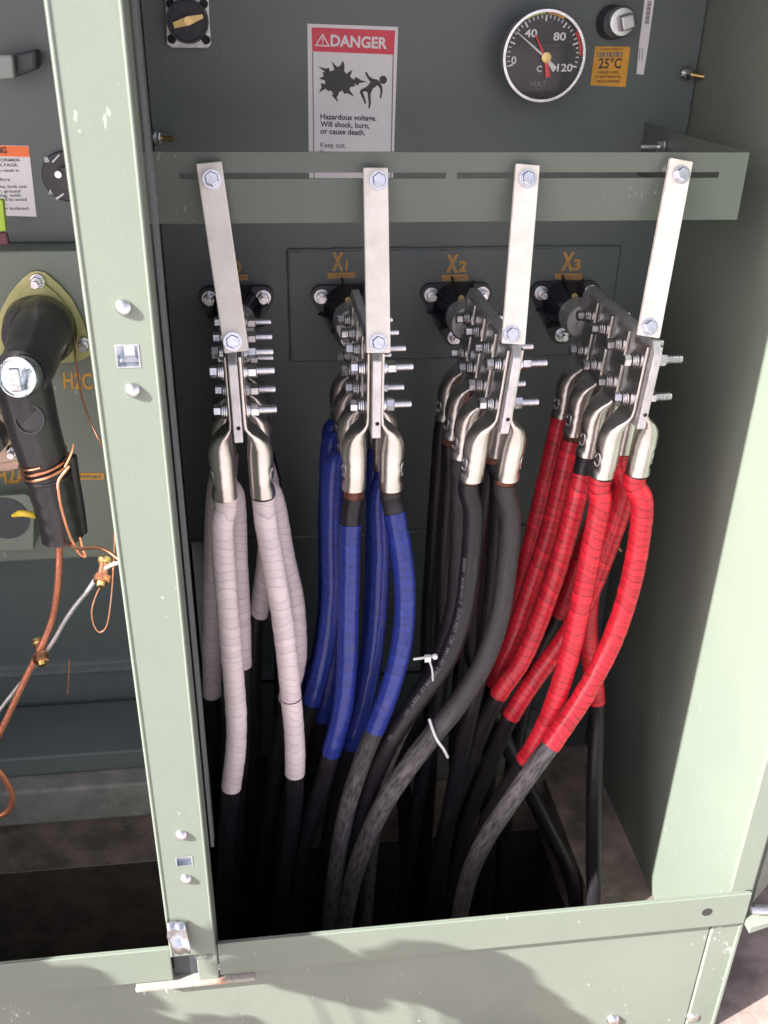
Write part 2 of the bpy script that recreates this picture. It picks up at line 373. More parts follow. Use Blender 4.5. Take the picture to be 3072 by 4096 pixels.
# sill: left and right runs, with the notch for the latch between them
def sill(a, c, name='sill'):
    return MB().box(a, c, .7165, .7195, -.9705, -.9185).box(a, c, .7198, .7225, -.9225, -.9195).build(name, 'paint', cab, bevel=.0012)
sl_ = sill(XL, -.1285); sr_ = sill(-.0775, .5425)
MB().box(-.1275, -.1015, .724, .727, -.972, -.919).build('notch_back', 'dark_plastic', cab)
pl = MB().box(-.1010, -.0785, .7155, .7185, -.9740, -.9175).build('corner_plate', 'paint_scuffed', cab, bevel=.001)
c0 = P(437, 2062, .7155)
MB().lathe((c0.x, .7155, c0.z), (0, -1, 0), [(0, .0095), (.0012, .0088), (.0004, .0068), (.0022, .0055), (.003, 0.0005)], 24).build('dimple', 'paint', pl)
hp = P(1527, 1970, .7165)
MB().cyl((hp.x, .7160, hp.z), (hp.x, .7164, hp.z), .0062).build('bolt_hole', 'hole', sr_)
# kick plate below the sill and its corner
MB().box(XL, .5085, .7300, .7330, ZP+.002, -.9725).build('kick_plate', 'paint_scuffed', cab)
MB().box(.5105, XW+.001, .7270, .7330, ZP+.002, -.9725).build('corner_angle', 'paint_scuffed', cab, bevel=.0012)
for x, y in ((1325, 2205), (1497, 2197)):
    q = P(x, y, .728)
    MB().lathe((q.x, .7298, q.z), (0, -1, 0), [(0, .0088), (.002, .0084), (.005, .006), (.0065, .0008)], 20).build('kick_plate_bolt', 'steel', cab)
# lip plate under the corner (rusty edged)
a = P(285, 2112, .705); c = P(550, 2103, .705)
MB().box(a.x, c.x, .7115, .7290, -.9790, -.9742).build('gasket_strip', 'gasket', cab, bevel=.0008)
# right end: small foot tab and lip below the sill
MB().prism([(.5440, .705, -.9640), (.572, .705, -.9560), (.575, .705, -.9620), (.5440, .705, -.9735)], (0, .02, 0)).build('end_tab', 'paint', cab)
MB().box(-.07, .5425, .7200, .7290, -.9745, -.9715).build('sill_lip', 'paint_dusty', cab)
# carriage bolts and latch sockets on the post
def dome(x, y, rpx, par):
    q = P(x, y, .705); r = rpx/2073*(q.dot(CF))*.98
    return MB().lathe((q.x, .705, q.z), (0, -1, 0), [(0, r), (.0012, r*.98), (.003, r*.80), (.0042, r*.5), (.0047, r*.05)], 24).build('carriage_bolt', 'steel', par)
for x, y, r in ((267, 664, 18.5), (287, 842, 17), (392, 1803, 13.5), (402, 1898, 13)): dome(x, y, r, post)
for (x0_, x1_, z0_, z1_) in HB:
    c = [(x0_, z0_), (x1_, z0_), (x1_, z1_), (x0_, z1_)]; mx_, mz_ = (x0_+x1_)/2, (z0_+z1_)/2
    s_ = MB(); vs = []
    for yy, k in ((.7046, 1.03), (.7046, .94), (.7115, .80), (.7165, .45)):
        vs += [(mx_+(u_-mx_)*k, yy, mz_+(v_-mz_)*k) for u_, v_ in c]
    fs = [(4*j+i, 4*j+(i+1) % 4, 4*j+4+(i+1) % 4, 4*j+4+i) for j in range(3) for i in range(4)]+[(12, 13, 14, 15)]
    s_.add(vs, fs); s_.build('latch_socket', 'galv', post, smooth=False)
# the opened right door and its stay rod
door = thing('cabinet_door', (.56, .74, -.96), 'green cabinet door swung wide open beyond the right edge, seen as a thin strip', 'door')
d0 = Vector((.556, .735, 0)); dd = Vector((.80, .60, 0)).normalized(); nn = Vector((dd.y, -dd.x, 0))
def slab(o, a, L_, t, z0_, z1_):
    q = [o+dd*a, o+dd*L_, o+dd*L_+nn*t, o+dd*a+nn*t]
    return [Vector((v.x, v.y, z0_)) for v in q], [Vector((v.x, v.y, z1_)) for v in q]
MB().hexa(*slab(d0, 0, .62, .003, -.955, .34)).build('door_panel', 'paint', door)
MB().hexa(*slab(d0-nn*.028, 0, .62, .0265, -.955, -.951)).build('door_return', 'paint', door)
MB().hexa(*slab(d0-nn*.028, 0, .003, .0265, -.950, .34)).build('door_return', 'paint', door)
rod = MB().tube(spline([(.545, .715, -.945), (.575, .712, -.9425), (.66, .72, -.935), (.75, .74, -.93)], 6), .0058, 12)
tag(rod.build('stay_rod', 'steel', origin=(.545, .715, -.945)), 'pale metal door stay rod lying out past the right end of the sill', 'rod')
# latch catch: crumpled bright strip folded over the sill
lt = MB()
prof = [((362, 1992), (357, 1994)), ((366, 2003), (360, 2008)), ((364, 2026), (358, 2022)), ((370, 2060), (368, 2062)), ((378, 2068), (376, 2070))]
L1 = [P(361, 1990, .702), P(362, 2008, .697), P(360, 2026, .700), P(369, 2045, .695), P(374, 2062, .694)]
R1 = [P(398, 1990, .702), P(403, 2010, .697), P(407, 2028, .699), P(411, 2046, .695), P(411, 2060, .694)]
vs = []; nL = len(L1)
for a, c in zip(L1, R1):
    for k in range(6): vs.append(a.lerp(c, k/5)+Vector((0, math.sin(k*1.9+a.z*90)*.0013, 0)))
fs = [(i*6+k, i*6+k+1, (i+1)*6+k+1, (i+1)*6+k) for i in range(nL-1) for k in range(5)]
lt.add(vs, fs)
lt = lt.build('latch_strip', 'galv', ang=25, origin=P(385, 2060, .70))
sm = lt.modifiers.new('thick', 'SOLIDIFY'); sm.thickness = .0012
tag(lt, 'small crumpled strip of shiny galvanised metal at the foot of the post', 'metal strip')

# ================================================================== SUPPORT BAR
YBAR = .955
bar = thing('support_bar', (.2, YBAR, -.2), 'green slotted steel crossbar that carries the four cream straps', 'bar')
X0b, X1b = -.1165, .4885
ztop, zs1, zs0, zbot = -.1305, -.1490, -.1545, -.1955
bm_ = MB()
sl1 = (-.070, .183); sl2 = (.194, .4605)
def bx(x0_, x1_, z0_, z1_): bm_.box(x0_, x1_, YBAR, YBAR+.003, z0_, z1_)
bx(X0b, X1b, zs1, ztop); bx(X0b, X1b, zbot, zs0)
bx(X0b, sl1[0], zs0, zs1); bx(sl1[1], sl2[0], zs0, zs1); bx(sl2[1], X1b, zs0, zs1)
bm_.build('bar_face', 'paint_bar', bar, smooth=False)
# triangular gusset running back to the tank at the right end
br = MB()
br.prism([(X1b-.003, YBAR+.0035, ztop), (X1b-.003, YB-.001, ztop-.003), (X1b-.003, YB-.001, ztop-.065), (X1b-.003, YBAR+.0035, zbot)], (.003, 0, 0))
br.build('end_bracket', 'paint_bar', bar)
q = P(1455, 303, 1.19)
bb = MB(); bb.lathe((X1b-.004, 1.16, -.152), (-1, 0, 0), [(0, .0085), (.002, .0085), (.002, .007), (.008, .007)], 6).cyl((X1b-.004, 1.16, -.152), (X1b-.034, 1.16, -.152), .0032, 10)
bb.build('bracket_bolt', 'steel', bar)

# ================================================================== TERMINALS
FX = [-.030, .1125, .2560, .4040]
RY = [.930, .985, 1.040, 1.092]
ZU, ZL = -.335, -.3795
NAMES = ['white', 'blue', 'black', 'red']
HOW = {'white': 'white-taped', 'blue': 'blue-taped', 'black': 'bare black', 'red': 'red-taped'}
FT, FB = -.308, -.4030
TILT = [-.02, 0, .085, .07]
def tilt(mb, i):
    for v in mb.v: v.x += TILT[i]*min(0, v.z+.31)
    return mb
def tx(i, z): return TILT[i]*min(0, z+.31)
def hexnut(b, o, ax, r, h, ph=0):
    return b.lathe(o, ax, [(0, r*.9), (.0006, r), (h-.0008, r), (h, r*.86)], 6, ph)
for i, fx in enumerate(FX):
    n = NAMES[i]
    t = thing('bushing', (fx, YB, -.362), f'black bushing with flat metal spade carrying the {HOW[n]} cables', 'bushing', 'low voltage bushings in a row')
    zc = -.3585
    # rounded triangular flange with ribs
    hub = [(-.034, -.343), (.034, -.343), (0, -.401)]
    def rtri(grow, seg=7):
        out = []
        cx_, cz_ = 0, -.3623
        for k, (ux, uz) in enumerate(hub):
            base = math.atan2(uz-cz_, ux-cx_)
            for s in range(seg):
                a_ = base+(s/(seg-1)-.5)*math.radians(120)*(-1 if True else 1)
                out.append((fx+ux+math.cos(a_)*grow, uz+math.sin(a_)*grow))
        return out
    # corners ordered so that the outline runs clockwise
    o_ = rtri(.0135)
    MB().prism([(x, YB-.0005, z) for x, z in o_], (0, -.011, 0)).build('mounting_flange', 'epoxy', t, ang=30)
    bb = MB().lathe((fx, YB-.012, zc), (0, -1, 0), [(0, .031), (.010, .029), (.030, .0215), (.048, .0205)], 24)
    for k in range(8):
        a_ = k*math.pi/4+.2; dx, dz = math.cos(a_), math.sin(a_)
        p_, q_ = Vector((dx, 0, dz)), Vector((-dz, 0, dx))
        O = Vector((fx, YB-.012, zc))
        tri = [O+p_*.02, O+p_*.040, O+p_*.022+Vector((0, -.034, 0)), O+p_*.018+Vector((0, -.034, 0))]
        bb.prism([v-q_*.0012 for v in tri], q_*.0024)
    bb.build('insulator', 'epoxy', t)
    for (ux, uz) in hub:
        nb = MB(); o = Vector((fx+ux, YB-.0118, uz))
        nb.lathe(o, (0, -1, 0), [(0, .0095), (.0018, .0095)], 20); hexnut(nb, o+Vector((0, -.002, 0)), (0, -1, 0), .0076, .007, .3)
        nb.cyl(o+Vector((0, -.009, 0)), o+Vector((0, -.018, 0)), .0042, 12)
        nb.build('flange_nut', 'steel', t)
    # hub nut and stud
    MB().lathe((fx, YB-.0605, zc), (0, -1, 0), [(0, .0215), (.002, .0232), (.030, .0232), (.033, .021)], 28).build('hub', 'dull', t)
    MB().cyl((fx-.004, YB-.058, zc+.0235), (fx-.004, YB-.0605, zc+.0235), .004, 10).build('gasket_tab', 'brass', t)
    # spade
    YE, YR = .902, YB-.0945
    poly = [(YE, FB), (YE, FT-.012), (YE+.012, FT), (YR-.015, FT), (YR, FT-.014), (YR, FB+.012), (YR-.012, FB)]
    sp_ = tilt(MB().prism([(fx-.00475, y, z) for y, z in poly], (.0095, 0, 0)), i).build('spade', 'dull', t, bevel=.0012)
    hh = tilt(MB().cyl((fx+.001, YE-.0003, -.3865), (fx+.001, YE+.002, -.3865), .0022, 12), i)
    hh.build('tapped_hole', 'hole', sp_)

# bolts through the spades
def make_bolt(o, label):
    t = thing('lug_bolt', o, label, 'bolt', 'bolts clamping the cable lugs')
    x, y, z = o
    hb = MB(); hexnut(hb, (x-.0165, y, z), (-1, 0, 0), .0066, .0078, .2); hb.build('bolt_head', 'steel', t)
    wb = MB()
    for k, r in enumerate((.0090, .0080, .0072)): wb.lathe((x-.0098-.0021*k, y, z), (-1, 0, 0), [(0, r), (.0003, r+.0003), (.0016, r+.0003), (.0019, r)], 22)
    wb.build('washer', 'steel', t)
    wb = MB(); wb.lathe((x+.0098, y, z), (1, 0, 0), [(0, .0085), (.002, .0085)], 22).lathe((x+.012, y, z), (1, 0, 0), [(0, .0068), (.0016, .0068)], 22); wb.build('washer', 'steel', t)
    nb = MB(); hexnut(nb, (x+.014, y, z), (1, 0, 0), .0070, .0088, .5); nb.build('nut', 'steel', t)
    prof = []; k = 0; L_ = .0
    while L_ < .0175:
        prof += [(L_, .0047), (L_+.0010, .0047), (L_+.0012, .0036), (L_+.0018, .0036)]; L_ += .0020
    MB().lathe((x+.0228, y, z), (1, 0, 0), prof, 14).build('threaded_end', 'steel', t)
    return t
ROWN = ['front', 'second', 'third', 'rearmost']
proto = None
for i, fx in enumerate(FX):
    for r, y in enumerate(RY):
        for zi, z in enumerate((ZU, ZL)):
            lab = f"{'upper' if zi == 0 else 'lower'} hex bolt of the {ROWN[r]} pair clamping the {HOW[NAMES[i]]} cable lugs"
            jit = (fx+tx(i, z), y+(.0 if zi == 0 else .004)+random.uniform(-.001, .001), z+random.uniform(-.001, .001))
            if proto is None: proto = make_bolt(jit, lab); continue
            c = copy_tree(proto); c.location = jit; c['label'] = lab
            c.rotation_euler = (random.uniform(-1, 1), 0, 0)

# cream insulating straps from the bar to each spade
SPX = [((451.5, 353), (511.5, 760), 458, 388, 503, 738), ((810, 364), (816.5, 762), 818, 390, 817, 741),
       ((1137.5, 357), (1106.5, 743), 1139, 386, 1105, 722), ((1468, 347), (1397, 727), 1471, 377, 1402, 706)]
SPL = ['leftmost cream fibreglass strap, leaning right, ending above the white cables', 'cream fibreglass strap hanging upright over the blue cables below',
       'cream fibreglass strap hanging between the X2 and X3 markings above the black cables', 'rightmost cream fibreglass strap, leaning left, rubbed dark at its foot, above the red cables']
for i, (tp, bt, ux, uy, lx, ly) in enumerate(SPX):
    A = P(tp[0], tp[1], .9475); B = P(bt[0], bt[1], .8955)
    t = thing('insulating_strap', A, SPL[i], 'strap', 'cream straps bracing the terminals')
    ax = (A-B).normalized(); sx = Vector((1, 0, 0)); sx = (sx-ax*sx.dot(ax)).normalized(); nz = ax.cross(sx); nz = -nz if nz.y > 0 else nz
    W = .0118
    poly = [B-sx*W, B+sx*W, A+sx*W, A-sx*W]
    MB().hexa([p_ for p_ in poly], [p_+nz*.006 for p_ in poly]).build('strap_bar', 'fibre', t, bevel=.0012)
    for (x, y) in ((ux, uy), (lx, ly)):
        # point on the strap's front plane under that pixel
        d = ray(x, y); pl_ = A+nz*.0065; o = d*(pl_.dot(nz)/d.dot(nz))
        bb = MB(); bb.lathe(o, nz, [(0, .0088), (.0014, .0088)], 24); hexnut(bb, o+nz*.0015, nz, .0068, .0052, .4)
        bb.build('strap_bolt', 'steel', t)
        if y < 450: MB().cyl(o-nz*.007, o-nz*.03, .0035, 10).build('strap_bolt_shank', 'steel', t)

# ================================================================== CABLES
def ring_pts(c, a, b, n, N_=28, dent=0, side=1):
    out = []
    for k in range(N_):
        g_ = 2*math.pi*k/N_; cs, sn = math.cos(g_), math.sin(g_)
        x = math.copysign(abs(cs)**(2/n), cs)*a; y = math.copysign(abs(sn)**(2/n), sn)*b
        if dent and cs*side > .0: x *= 1-dent*cs*side
        out.append(Vector((c[0]+x, c[1]+y, c[2])))
    return out
def lug_mesh(fx, s, y, zend, cxb):
    """flat tongue with an offset shoulder and round barrel; s = side of the spade"""
    xt = fx+s*.0072
    st = [(-.3155, xt, .0018, .0175, 9), (-.385, xt, .0018, .0178, 9), (-.3925, xt+s*.0006, .0020, .0178, 7), (-.3985, xt+s*.0042, .0034, .0176, 4.2),
          (-.4045, xt+s*.0090, .0075, .0165, 3), (-.4120, cxb-s*.0012, .0108, .0150, 2.4), (-.4210, cxb, .0130, .0140, 2.1), (-.4300, cxb, .0136, .0137, 2)]
    k = 10
    for j in range(k+1):
        z = -.432+(zend+.432)*j/k; t_ = j/k
        st.append((z, cxb, .0136, .0136, 2))
    b = MB(); vs = []; N_ = 28
    for (z, cx, a, bb, nn_) in st:
        t_ = (z+.432)/(zend+.432); dent = 0
        if z < -.431: dent = .16*math.exp(-((t_-.30)/.10)**2)+.20*math.exp(-((t_-.66)/.12)**2)
        yy = y+(.0 if z > -.40 else .0)
        vs += ring_pts((cx, yy, z), a, bb, nn_, N_, dent, s)
    # inner lip at the open end
    z = zend; vs += ring_pts((cxb, y, z), .0118, .0118, 2, N_); vs += ring_pts((cxb, y, z+.012), .0118, .0118, 2, N_)
    m_ = len(st)+2; fs = [(k*N_+i_, k*N_+(i_+1) % N_, (k+1)*N_+(i_+1) % N_, (k+1)*N_+i_) for k in range(m_-1) for i_ in range(N_)]
    fs.append(tuple(range(N_))); b.add(vs, fs)
    # stamped die mark, an oval ridge on the barrel's side
    zc = -.432+(zend+.432)*.42
    pts = []
    for k in range(15):
        g_ = 2*math.pi*k/14; uy = math.cos(g_)*.0045; uz = math.sin(g_)*.008
        an = uy/.0136-.35; pts.append(Vector((cxb+s*.0122*math.cos(an), y+.0136*math.sin(an), zc+uz)))
    return b, pts
GRP = 'power cables hanging from the terminals'
def clen(pts):
    out = [0]
    for a, c in zip(pts, pts[1:]): out.append(out[-1]+(c-a).length)
    return out
def cable(i, side, row, path, tape_end=None, copper=.003, bare=.0, label=None, mat_j='jacket', zend=-.488, Ys=None, r=.0122, ragged=False):
    """path: photo pixels (x, y, Y) below the lug; tape_end: photo pixel y where the tape stops"""
    fx = FX[i]; s = -1 if side == 'L' else 1; y = RY[row]; col = NAMES[i]
    cxb = fx+s*.0205; zend += .011
    t = thing('power_cable', (cxb, y, zend), label, 'cable', GRP)
    lb, pts = lug_mesh(fx, s, y, zend, cxb)
    tilt(lb, i); cxb_t = cxb+tx(i, zend); pts = [p_+Vector((tx(i, p_.z), 0, 0)) for p_ in pts]
    lg = lb.build('lug', 'lug', t, ang=55)
    MB().tube(pts, .0007, 6, cap=False).build('die_mark', 'dull', lg)
    pw = [Vector((cxb_t-tx(i, zend)*.12, y, zend+.01)), Vector((cxb_t+tx(i, zend)*.15, y, zend-.012))]+[P(px, py, Y) for px, py, Y in path]
    e_ = pw[-1]; pw += [Vector((e_.x, min(1.15, max(.84, e_.y)), min(e_.z-.05, -1.40))), Vector((e_.x-.01, min(1.15, max(.86, e_.y)), -1.70))]
    sp = spline(pw, 12); ln = clen(sp)
    def piece(a, c):
        out = []
        for k in range(len(sp)-1):
            if ln[k+1] <= a or ln[k] >= c: continue
            if not out:
                t_ = max(0, (a-ln[k])/(ln[k+1]-ln[k])); out.append(sp[k].lerp(sp[k+1], t_))
            t_ = min(1, (c-ln[k])/(ln[k+1]-ln[k])); out.append(sp[k].lerp(sp[k+1], t_))
        return out
    z0_ = .010
    MB().tube(piece(0, z0_+copper+.004), .0108, 24).build('copper_strands', 'strand', t)
    st = z0_+copper
    MB().tube(piece(st, ln[-1]), r-.0009, 22).build('jacket', mat_j, t)
    if tape_end:
        # arc length where the path crosses that photo row
        e = ln[-1]
        for k in range(len(sp)):
            p_ = sp[k]; yy = (2048-(p_.dot(CU)/p_.dot(CF))*FPX)/K
            if yy > tape_end: e = ln[k]; break
        a = st+bare
        MB().tube(piece(a, e), r, 24, rfun=lambda q_, r_: r_*(1+.014*math.sin(q_*260+row)+.014*math.sin(q_*71+2+i)+.012*math.sin(q_*740))).build('tape', col, t)
    return t
nth = lambda side, row: f"{'left' if side == 'L' else 'right'} of its spade, {['front', 'second', 'third', 'rearmost'][row]} in line"
def L_(i, side, row, extra=''):
    return f"{HOW[NAMES[i]]} cable {nth(side, row)}"+(f", {extra}" if extra else '')
# white, X0
cable(0, 'L', 0, [(480, 1140, .925), (488, 1270, .915), (499, 1400, .905), (510, 1540, .90), (509, 1620, .90), (500, 1695, .90), (494, 1760, .905), (480, 1980, .93), (478, 2060, .94)], 1697, .001, 0, L_(0, 'L', 0, 'tape rucked at its lower end'), zend=-.489, r=.0124)
cable(0, 'R', 0, [(574, 1130, .925), (590, 1220, .915), (612, 1350, .905), (627, 1490, .90), (636, 1590, .90), (637, 1670, .90), (632, 1760, .905), (600, 1980, .93), (595, 2060, .94)], 1668, .001, .002, L_(0, 'R', 0, 'palest, with a thin dark ring'), zend=-.488, r=.0124)
cable(0, 'L', 1, [(507, 1080, .975), (512, 1200, .965), (520, 1350, .955), (522, 1480, .95), (520, 1620, .95), (500, 1950, .97)], 1430, .001, 0, L_(0, 'L', 1))
cable(0, 'R', 1, [(592, 1080, .975), (612, 1190, .965), (634, 1290, .955), (642, 1390, .95), (636, 1450, .95), (610, 1570, .96), (570, 1900, .98)], 1500, .001, 0, L_(0, 'R', 1, 'bowing to the right'))
cable(0, 'L', 2, [(470, 1050, 1.035), (461, 1200, 1.03), (458, 1350, 1.02), (458, 1500, 1.02), (470, 1900, 1.03)], 1498, .001, 0, L_(0, 'L', 2, 'thin and shaded'))
cable(0, 'R', 2, [(582, 1050, 1.035), (580, 1150, 1.03), (572, 1240, 1.03), (560, 1320, 1.03), (548, 1400, 1.03), (545, 1900, 1.03)], 1326, .001, 0, L_(0, 'R', 2, 'its tape stopping short and ragged'))
cable(0, 'R', 3, [(590, 1050, 1.085), (600, 1200, 1.085), (610, 1400, 1.08), (600, 1900, 1.06)], None, .001, 0, L_(0, 'R', 3, 'hidden behind the others'))
# blue, X1
cable(1, 'L', 0, [(757, 1120, .925), (754, 1240, .915), (752, 1360, .905), (748, 1460, .90), (738, 1540, .90), (717, 1620, .90), (698, 1690, .905), (650, 1850, .93), (640, 2000, .94)], 1622, .012, .030, L_(1, 'L', 0, 'bare copper above the tape'), zend=-.484)
cable(1, 'R', 0, [(852, 1110, .92), (868, 1200, .91), (875, 1300, .90), (866, 1400, .89), (842, 1490, .885), (812, 1570, .885), (784, 1640, .885), (752, 1740, .89), (730, 1850, .90), (716, 1960, .91), (712, 2060, .92)], 1574, .003, .027, L_(1, 'R', 0, 'bowing right'), 'dusty', -.486)
cable(1, 'R', 1, [(818, 1080, .975), (820, 1200, .965), (814, 1330, .955), (800, 1450, .95), (780, 1540, .95), (757, 1610, .95), (720, 1760, .96), (690, 2000, .97)], 1608, .001, 0, L_(1, 'R', 1))
cable(1, 'L', 1, [(722, 1000, .98), (716, 1150, .97), (717, 1280, .96), (703, 1400, .955), (676, 1505, .955), (640, 1640, .96), (600, 1900, .97)], 1512, .010, .002, L_(1, 'L', 1, 'swinging away to the left'))
cable(1, 'L', 2, [(716, 960, 1.03), (712, 1150, 1.02), (722, 1330, 1.01), (716, 1440, 1.005), (697, 1540, 1.0), (670, 1700, 1.0), (640, 1900, 1.0)], 1544, .006, 0, L_(1, 'L', 2))
cable(1, 'L', 3, [(718, 930, 1.085), (708, 1100, 1.08), (706, 1300, 1.06), (690, 1420, 1.05), (670, 1500, 1.04), (650, 1900, 1.03)], 1470, .003, 0, L_(1, 'L', 3, 'mostly hidden'))
cable(1, 'R', 2, [(812, 1000, 1.03), (810, 1200, 1.02), (800, 1400, 1.01), (770, 1550, 1.0), (740, 1900, 1.0)], 1500, .003, 0, L_(1, 'R', 2, 'mostly hidden'))
# black, X2
cable(2, 'L', 0, [(1023, 1110, .925), (1016, 1220, .915), (1000, 1330, .905), (965, 1425, .895), (905, 1510, .89), (850, 1590, .89), (812, 1670, .895), (780, 1760, .905), (745, 1900, .925), (735, 2050, .94)], None, .004, 0, L_(2, 'L', 0, 'printed along its side'), 'jacket', -.479, r=.0126)
cable(2, 'R', 0, [(1102, 1120, .925), (1095, 1220, .915), (1079, 1330, .90), (1045, 1430, .885), (990, 1520, .875), (925, 1600, .87), (865, 1680, .87), (812, 1770, .88), (768, 1880, .895), (745, 1980, .91), (740, 2060, .92)], None, .007, 0, L_(2, 'R', 0, 'caked in grey clay'), 'dusty', -.480, r=.0132)
cable(2, 'L', 1, [(994, 1050, .98), (990, 1200, .97), (978, 1330, .96), (940, 1440, .95), (890, 1530, .945), (845, 1620, .945), (815, 1720, .95), (790, 1950, .96)], None, .003, 0, L_(2, 'L', 1), 'dusty', -.477)
cable(2, 'L', 2, [(973, 1020, 1.035), (962, 1200, 1.03), (955, 1400, 1.02), (940, 1550, 1.01), (900, 1750, 1.0), (870, 1980, 1.0)], None, .010, 0, L_(2, 'L', 2), 'jacket', -.476)
cable(2, 'L', 3, [(952, 970, 1.09), (936, 1200, 1.085), (925, 1400, 1.08), (930, 1600, 1.06), (915, 1850, 1.04), (900, 2000, 1.03)], None, .003, 0, L_(2, 'L', 3, 'lost in shade'), 'jacket', -.474)
cable(2, 'R', 1, [(1078, 1040, .98), (1070, 1200, .97), (1050, 1380, .965), (1020, 1520, .96), (985, 1680, .96), (955, 1850, .965), (940, 2000, .97)], None, .010, 0, L_(2, 'R', 1), 'jacket', -.476)
cable(2, 'R', 2, [(1050, 1020, 1.035), (1030, 1200, 1.03), (1020, 1400, 1.02), (1065, 1540, 1.0), (1120, 1660, .99), (1175, 1770, .98), (1225, 1870, .97), (1245, 1960, .965), (1250, 2040, .96)], None, .003, 0, L_(2, 'R', 2, 'crossing down to the right'), 'jacket', -.476)
cable(2, 'R', 3, [(1030, 1000, 1.09), (1010, 1200, 1.08), (1000, 1400, 1.07), (985, 1600, 1.05), (990, 1800, 1.03), (975, 2000, 1.02)], None, .003, 0, L_(2, 'R', 3, 'hanging almost straight'), 'jacket', -.474)
# red, X3
cable(3, 'R', 0, [(1387, 1090, .925), (1377, 1190, .922), (1352, 1300, .918), (1315, 1400, .912), (1265, 1495, .900), (1220, 1565, .888), (1182, 1620, .878), (1145, 1670, .874), (1090, 1750, .875), (1040, 1830, .885), (1005, 1920, .90), (985, 2040, .915)], 1607, .001, .002, L_(3, 'R', 0, 'brightest, sweeping in front of the rest'), 'dusty', -.480, r=.0128)
cable(3, 'L', 0, [(1296, 1090, .93), (1277, 1190, .925), (1254, 1310, .92), (1226, 1430, .915), (1190, 1540, .915), (1150, 1620, .915), (1118, 1665, .92), (1050, 1780, .925), (990, 1920, .935), (970, 2040, .94)], 1640, .001, .002, L_(3, 'L', 0, 'its foot behind the brightest'), 'jacket', -.481, r=.0126)
cable(3, 'L', 1, [(1252, 1050, .98), (1232, 1130, .975), (1200, 1240, .97), (1165, 1340, .965), (1125, 1430, .96), (1080, 1495, .96), (1040, 1580, .965), (960, 1800, .97), (930, 2000, .97)], 1500, .003, .022, L_(3, 'L', 1, 'black sleeve under its lug'), 'jacket', -.480)
cable(3, 'L', 2, [(1215, 1030, 1.03), (1186, 1150, 1.02), (1150, 1260, 1.01), (1108, 1380, 1.0), (1075, 1460, 1.0), (1030, 1600, 1.0), (1000, 1800, 1.0), (960, 2000, 1.0)], 1470, .008, .001, L_(3, 'L', 2), 'jacket', -.478)
cable(3, 'L', 3, [(1196, 970, 1.085), (1170, 1080, 1.08), (1142, 1200, 1.07), (1108, 1330, 1.06), (1085, 1430, 1.05), (1060, 1600, 1.04), (1040, 1950, 1.03)], 1420, .001, 0, L_(3, 'L', 3), 'jacket', -.476)
cable(3, 'R', 1, [(1352, 1060, .985), (1325, 1150, .98), (1270, 1290, .975), (1215, 1385, .97), (1160, 1460, .965), (1108, 1540, .965), (1070, 1620, .97), (1000, 1800, .98), (950, 2000, .98)], 1545, .001, .001, L_(3, 'R', 1, 'its tape frayed at the lower end'), 'jacket', -.478)
cable(3, 'R', 2, [(1345, 1010, 1.035), (1330, 1090, 1.03), (1295, 1200, 1.02), (1273, 1300, 1.015), (1272, 1400, 1.01), (1285, 1480, 1.0), (1289, 1560, .99), (1284, 1700, .955), (1282, 1850, .92), (1280, 1980, .895)], 1512, .001, .001, L_(3, 'R', 2, 'dropping straight down'), 'jacket', -.478)
cable(3, 'R', 3, [(1330, 980, 1.09), (1300, 1080, 1.085), (1260, 1190, 1.08), (1225, 1290, 1.07), (1200, 1340, 1.07), (1150, 1450, 1.06), (1100, 1700, 1.04), (1080, 1950, 1.03)], 1325, .001, 0, L_(3, 'R', 3, 'its tape ending high up'), 'jacket', -.478)

# extra black cables rising out of the pit
EX = [([(560, 1640, 1.05), (570, 1760, 1.04), (560, 1900, 1.02), (555, 2060, 1.0)], 'dim black cable standing in the pit behind the white ones', .0115),
      ([(860, 1600, 1.06), (875, 1750, 1.04), (880, 1900, 1.03), (878, 2060, 1.0)], 'dim black cable standing in the pit below the clay-caked sweep', .0115)]
for pth, lab, r in EX:
    pw = [P(*q) for q in pth]; pw.append(pw[-1]+Vector((0, 0, -.45))); pp = spline(pw, 10)
    tag(MB().tube(pp, r, 18).build('loose_cable', 'jacket', origin=pp[0]), lab, 'cable', 'loose black cables in the pit')
# printing along the front left black cable is raised pale lettering
def text_on_path(strn, pts, r, h, toward, name, m, parent):
    vs, fs = text_raw(strn, .01); mnx = min(v.x for v in vs); mxx = max(v.x for v in vs)
    ln = clen(pts); T = ln[-1]; b = MB(); out = []
    for v in vs:
        s_ = (v.x-mnx)/(mxx-mnx)*T; k = 0
        while k < len(ln)-2 and ln[k+1] < s_: k += 1
        t_ = (s_-ln[k])/(ln[k+1]-ln[k]); p_ = pts[k].lerp(pts[k+1], t_)
        tg = (pts[min(k+2, len(pts)-1)]-pts[max(k-1, 0)]).normalized(); nr = (toward-tg*toward.dot(tg)).normalized(); sd = tg.cross(nr)
        an = (v.y-.35)*h/.7/r
        out.append(p_+(nr*math.cos(an)+sd*math.sin(an)*-1)*r)
    b.add(out, fs); return b.build(name, m, parent, smooth=False)
k1 = [o for o in bpy.data.objects if o.get('label', '').startswith('bare black cable left of its spade, front')][0]
pp = spline([P(x, y, Y) for x, y, Y in [(1016, 1200, .917), (1000, 1330, .905), (965, 1425, .895), (905, 1510, .89), (850, 1590, .89)]], 12)
text_on_path('600V  XHHW-2  SUN RES  OR  MV-90  1988.04.10  FEET  600V  E 46191', pp, .0121, .0045, Vector((-.75, -.8, .25)), 'jacket_print', 'ink_grey', k1)

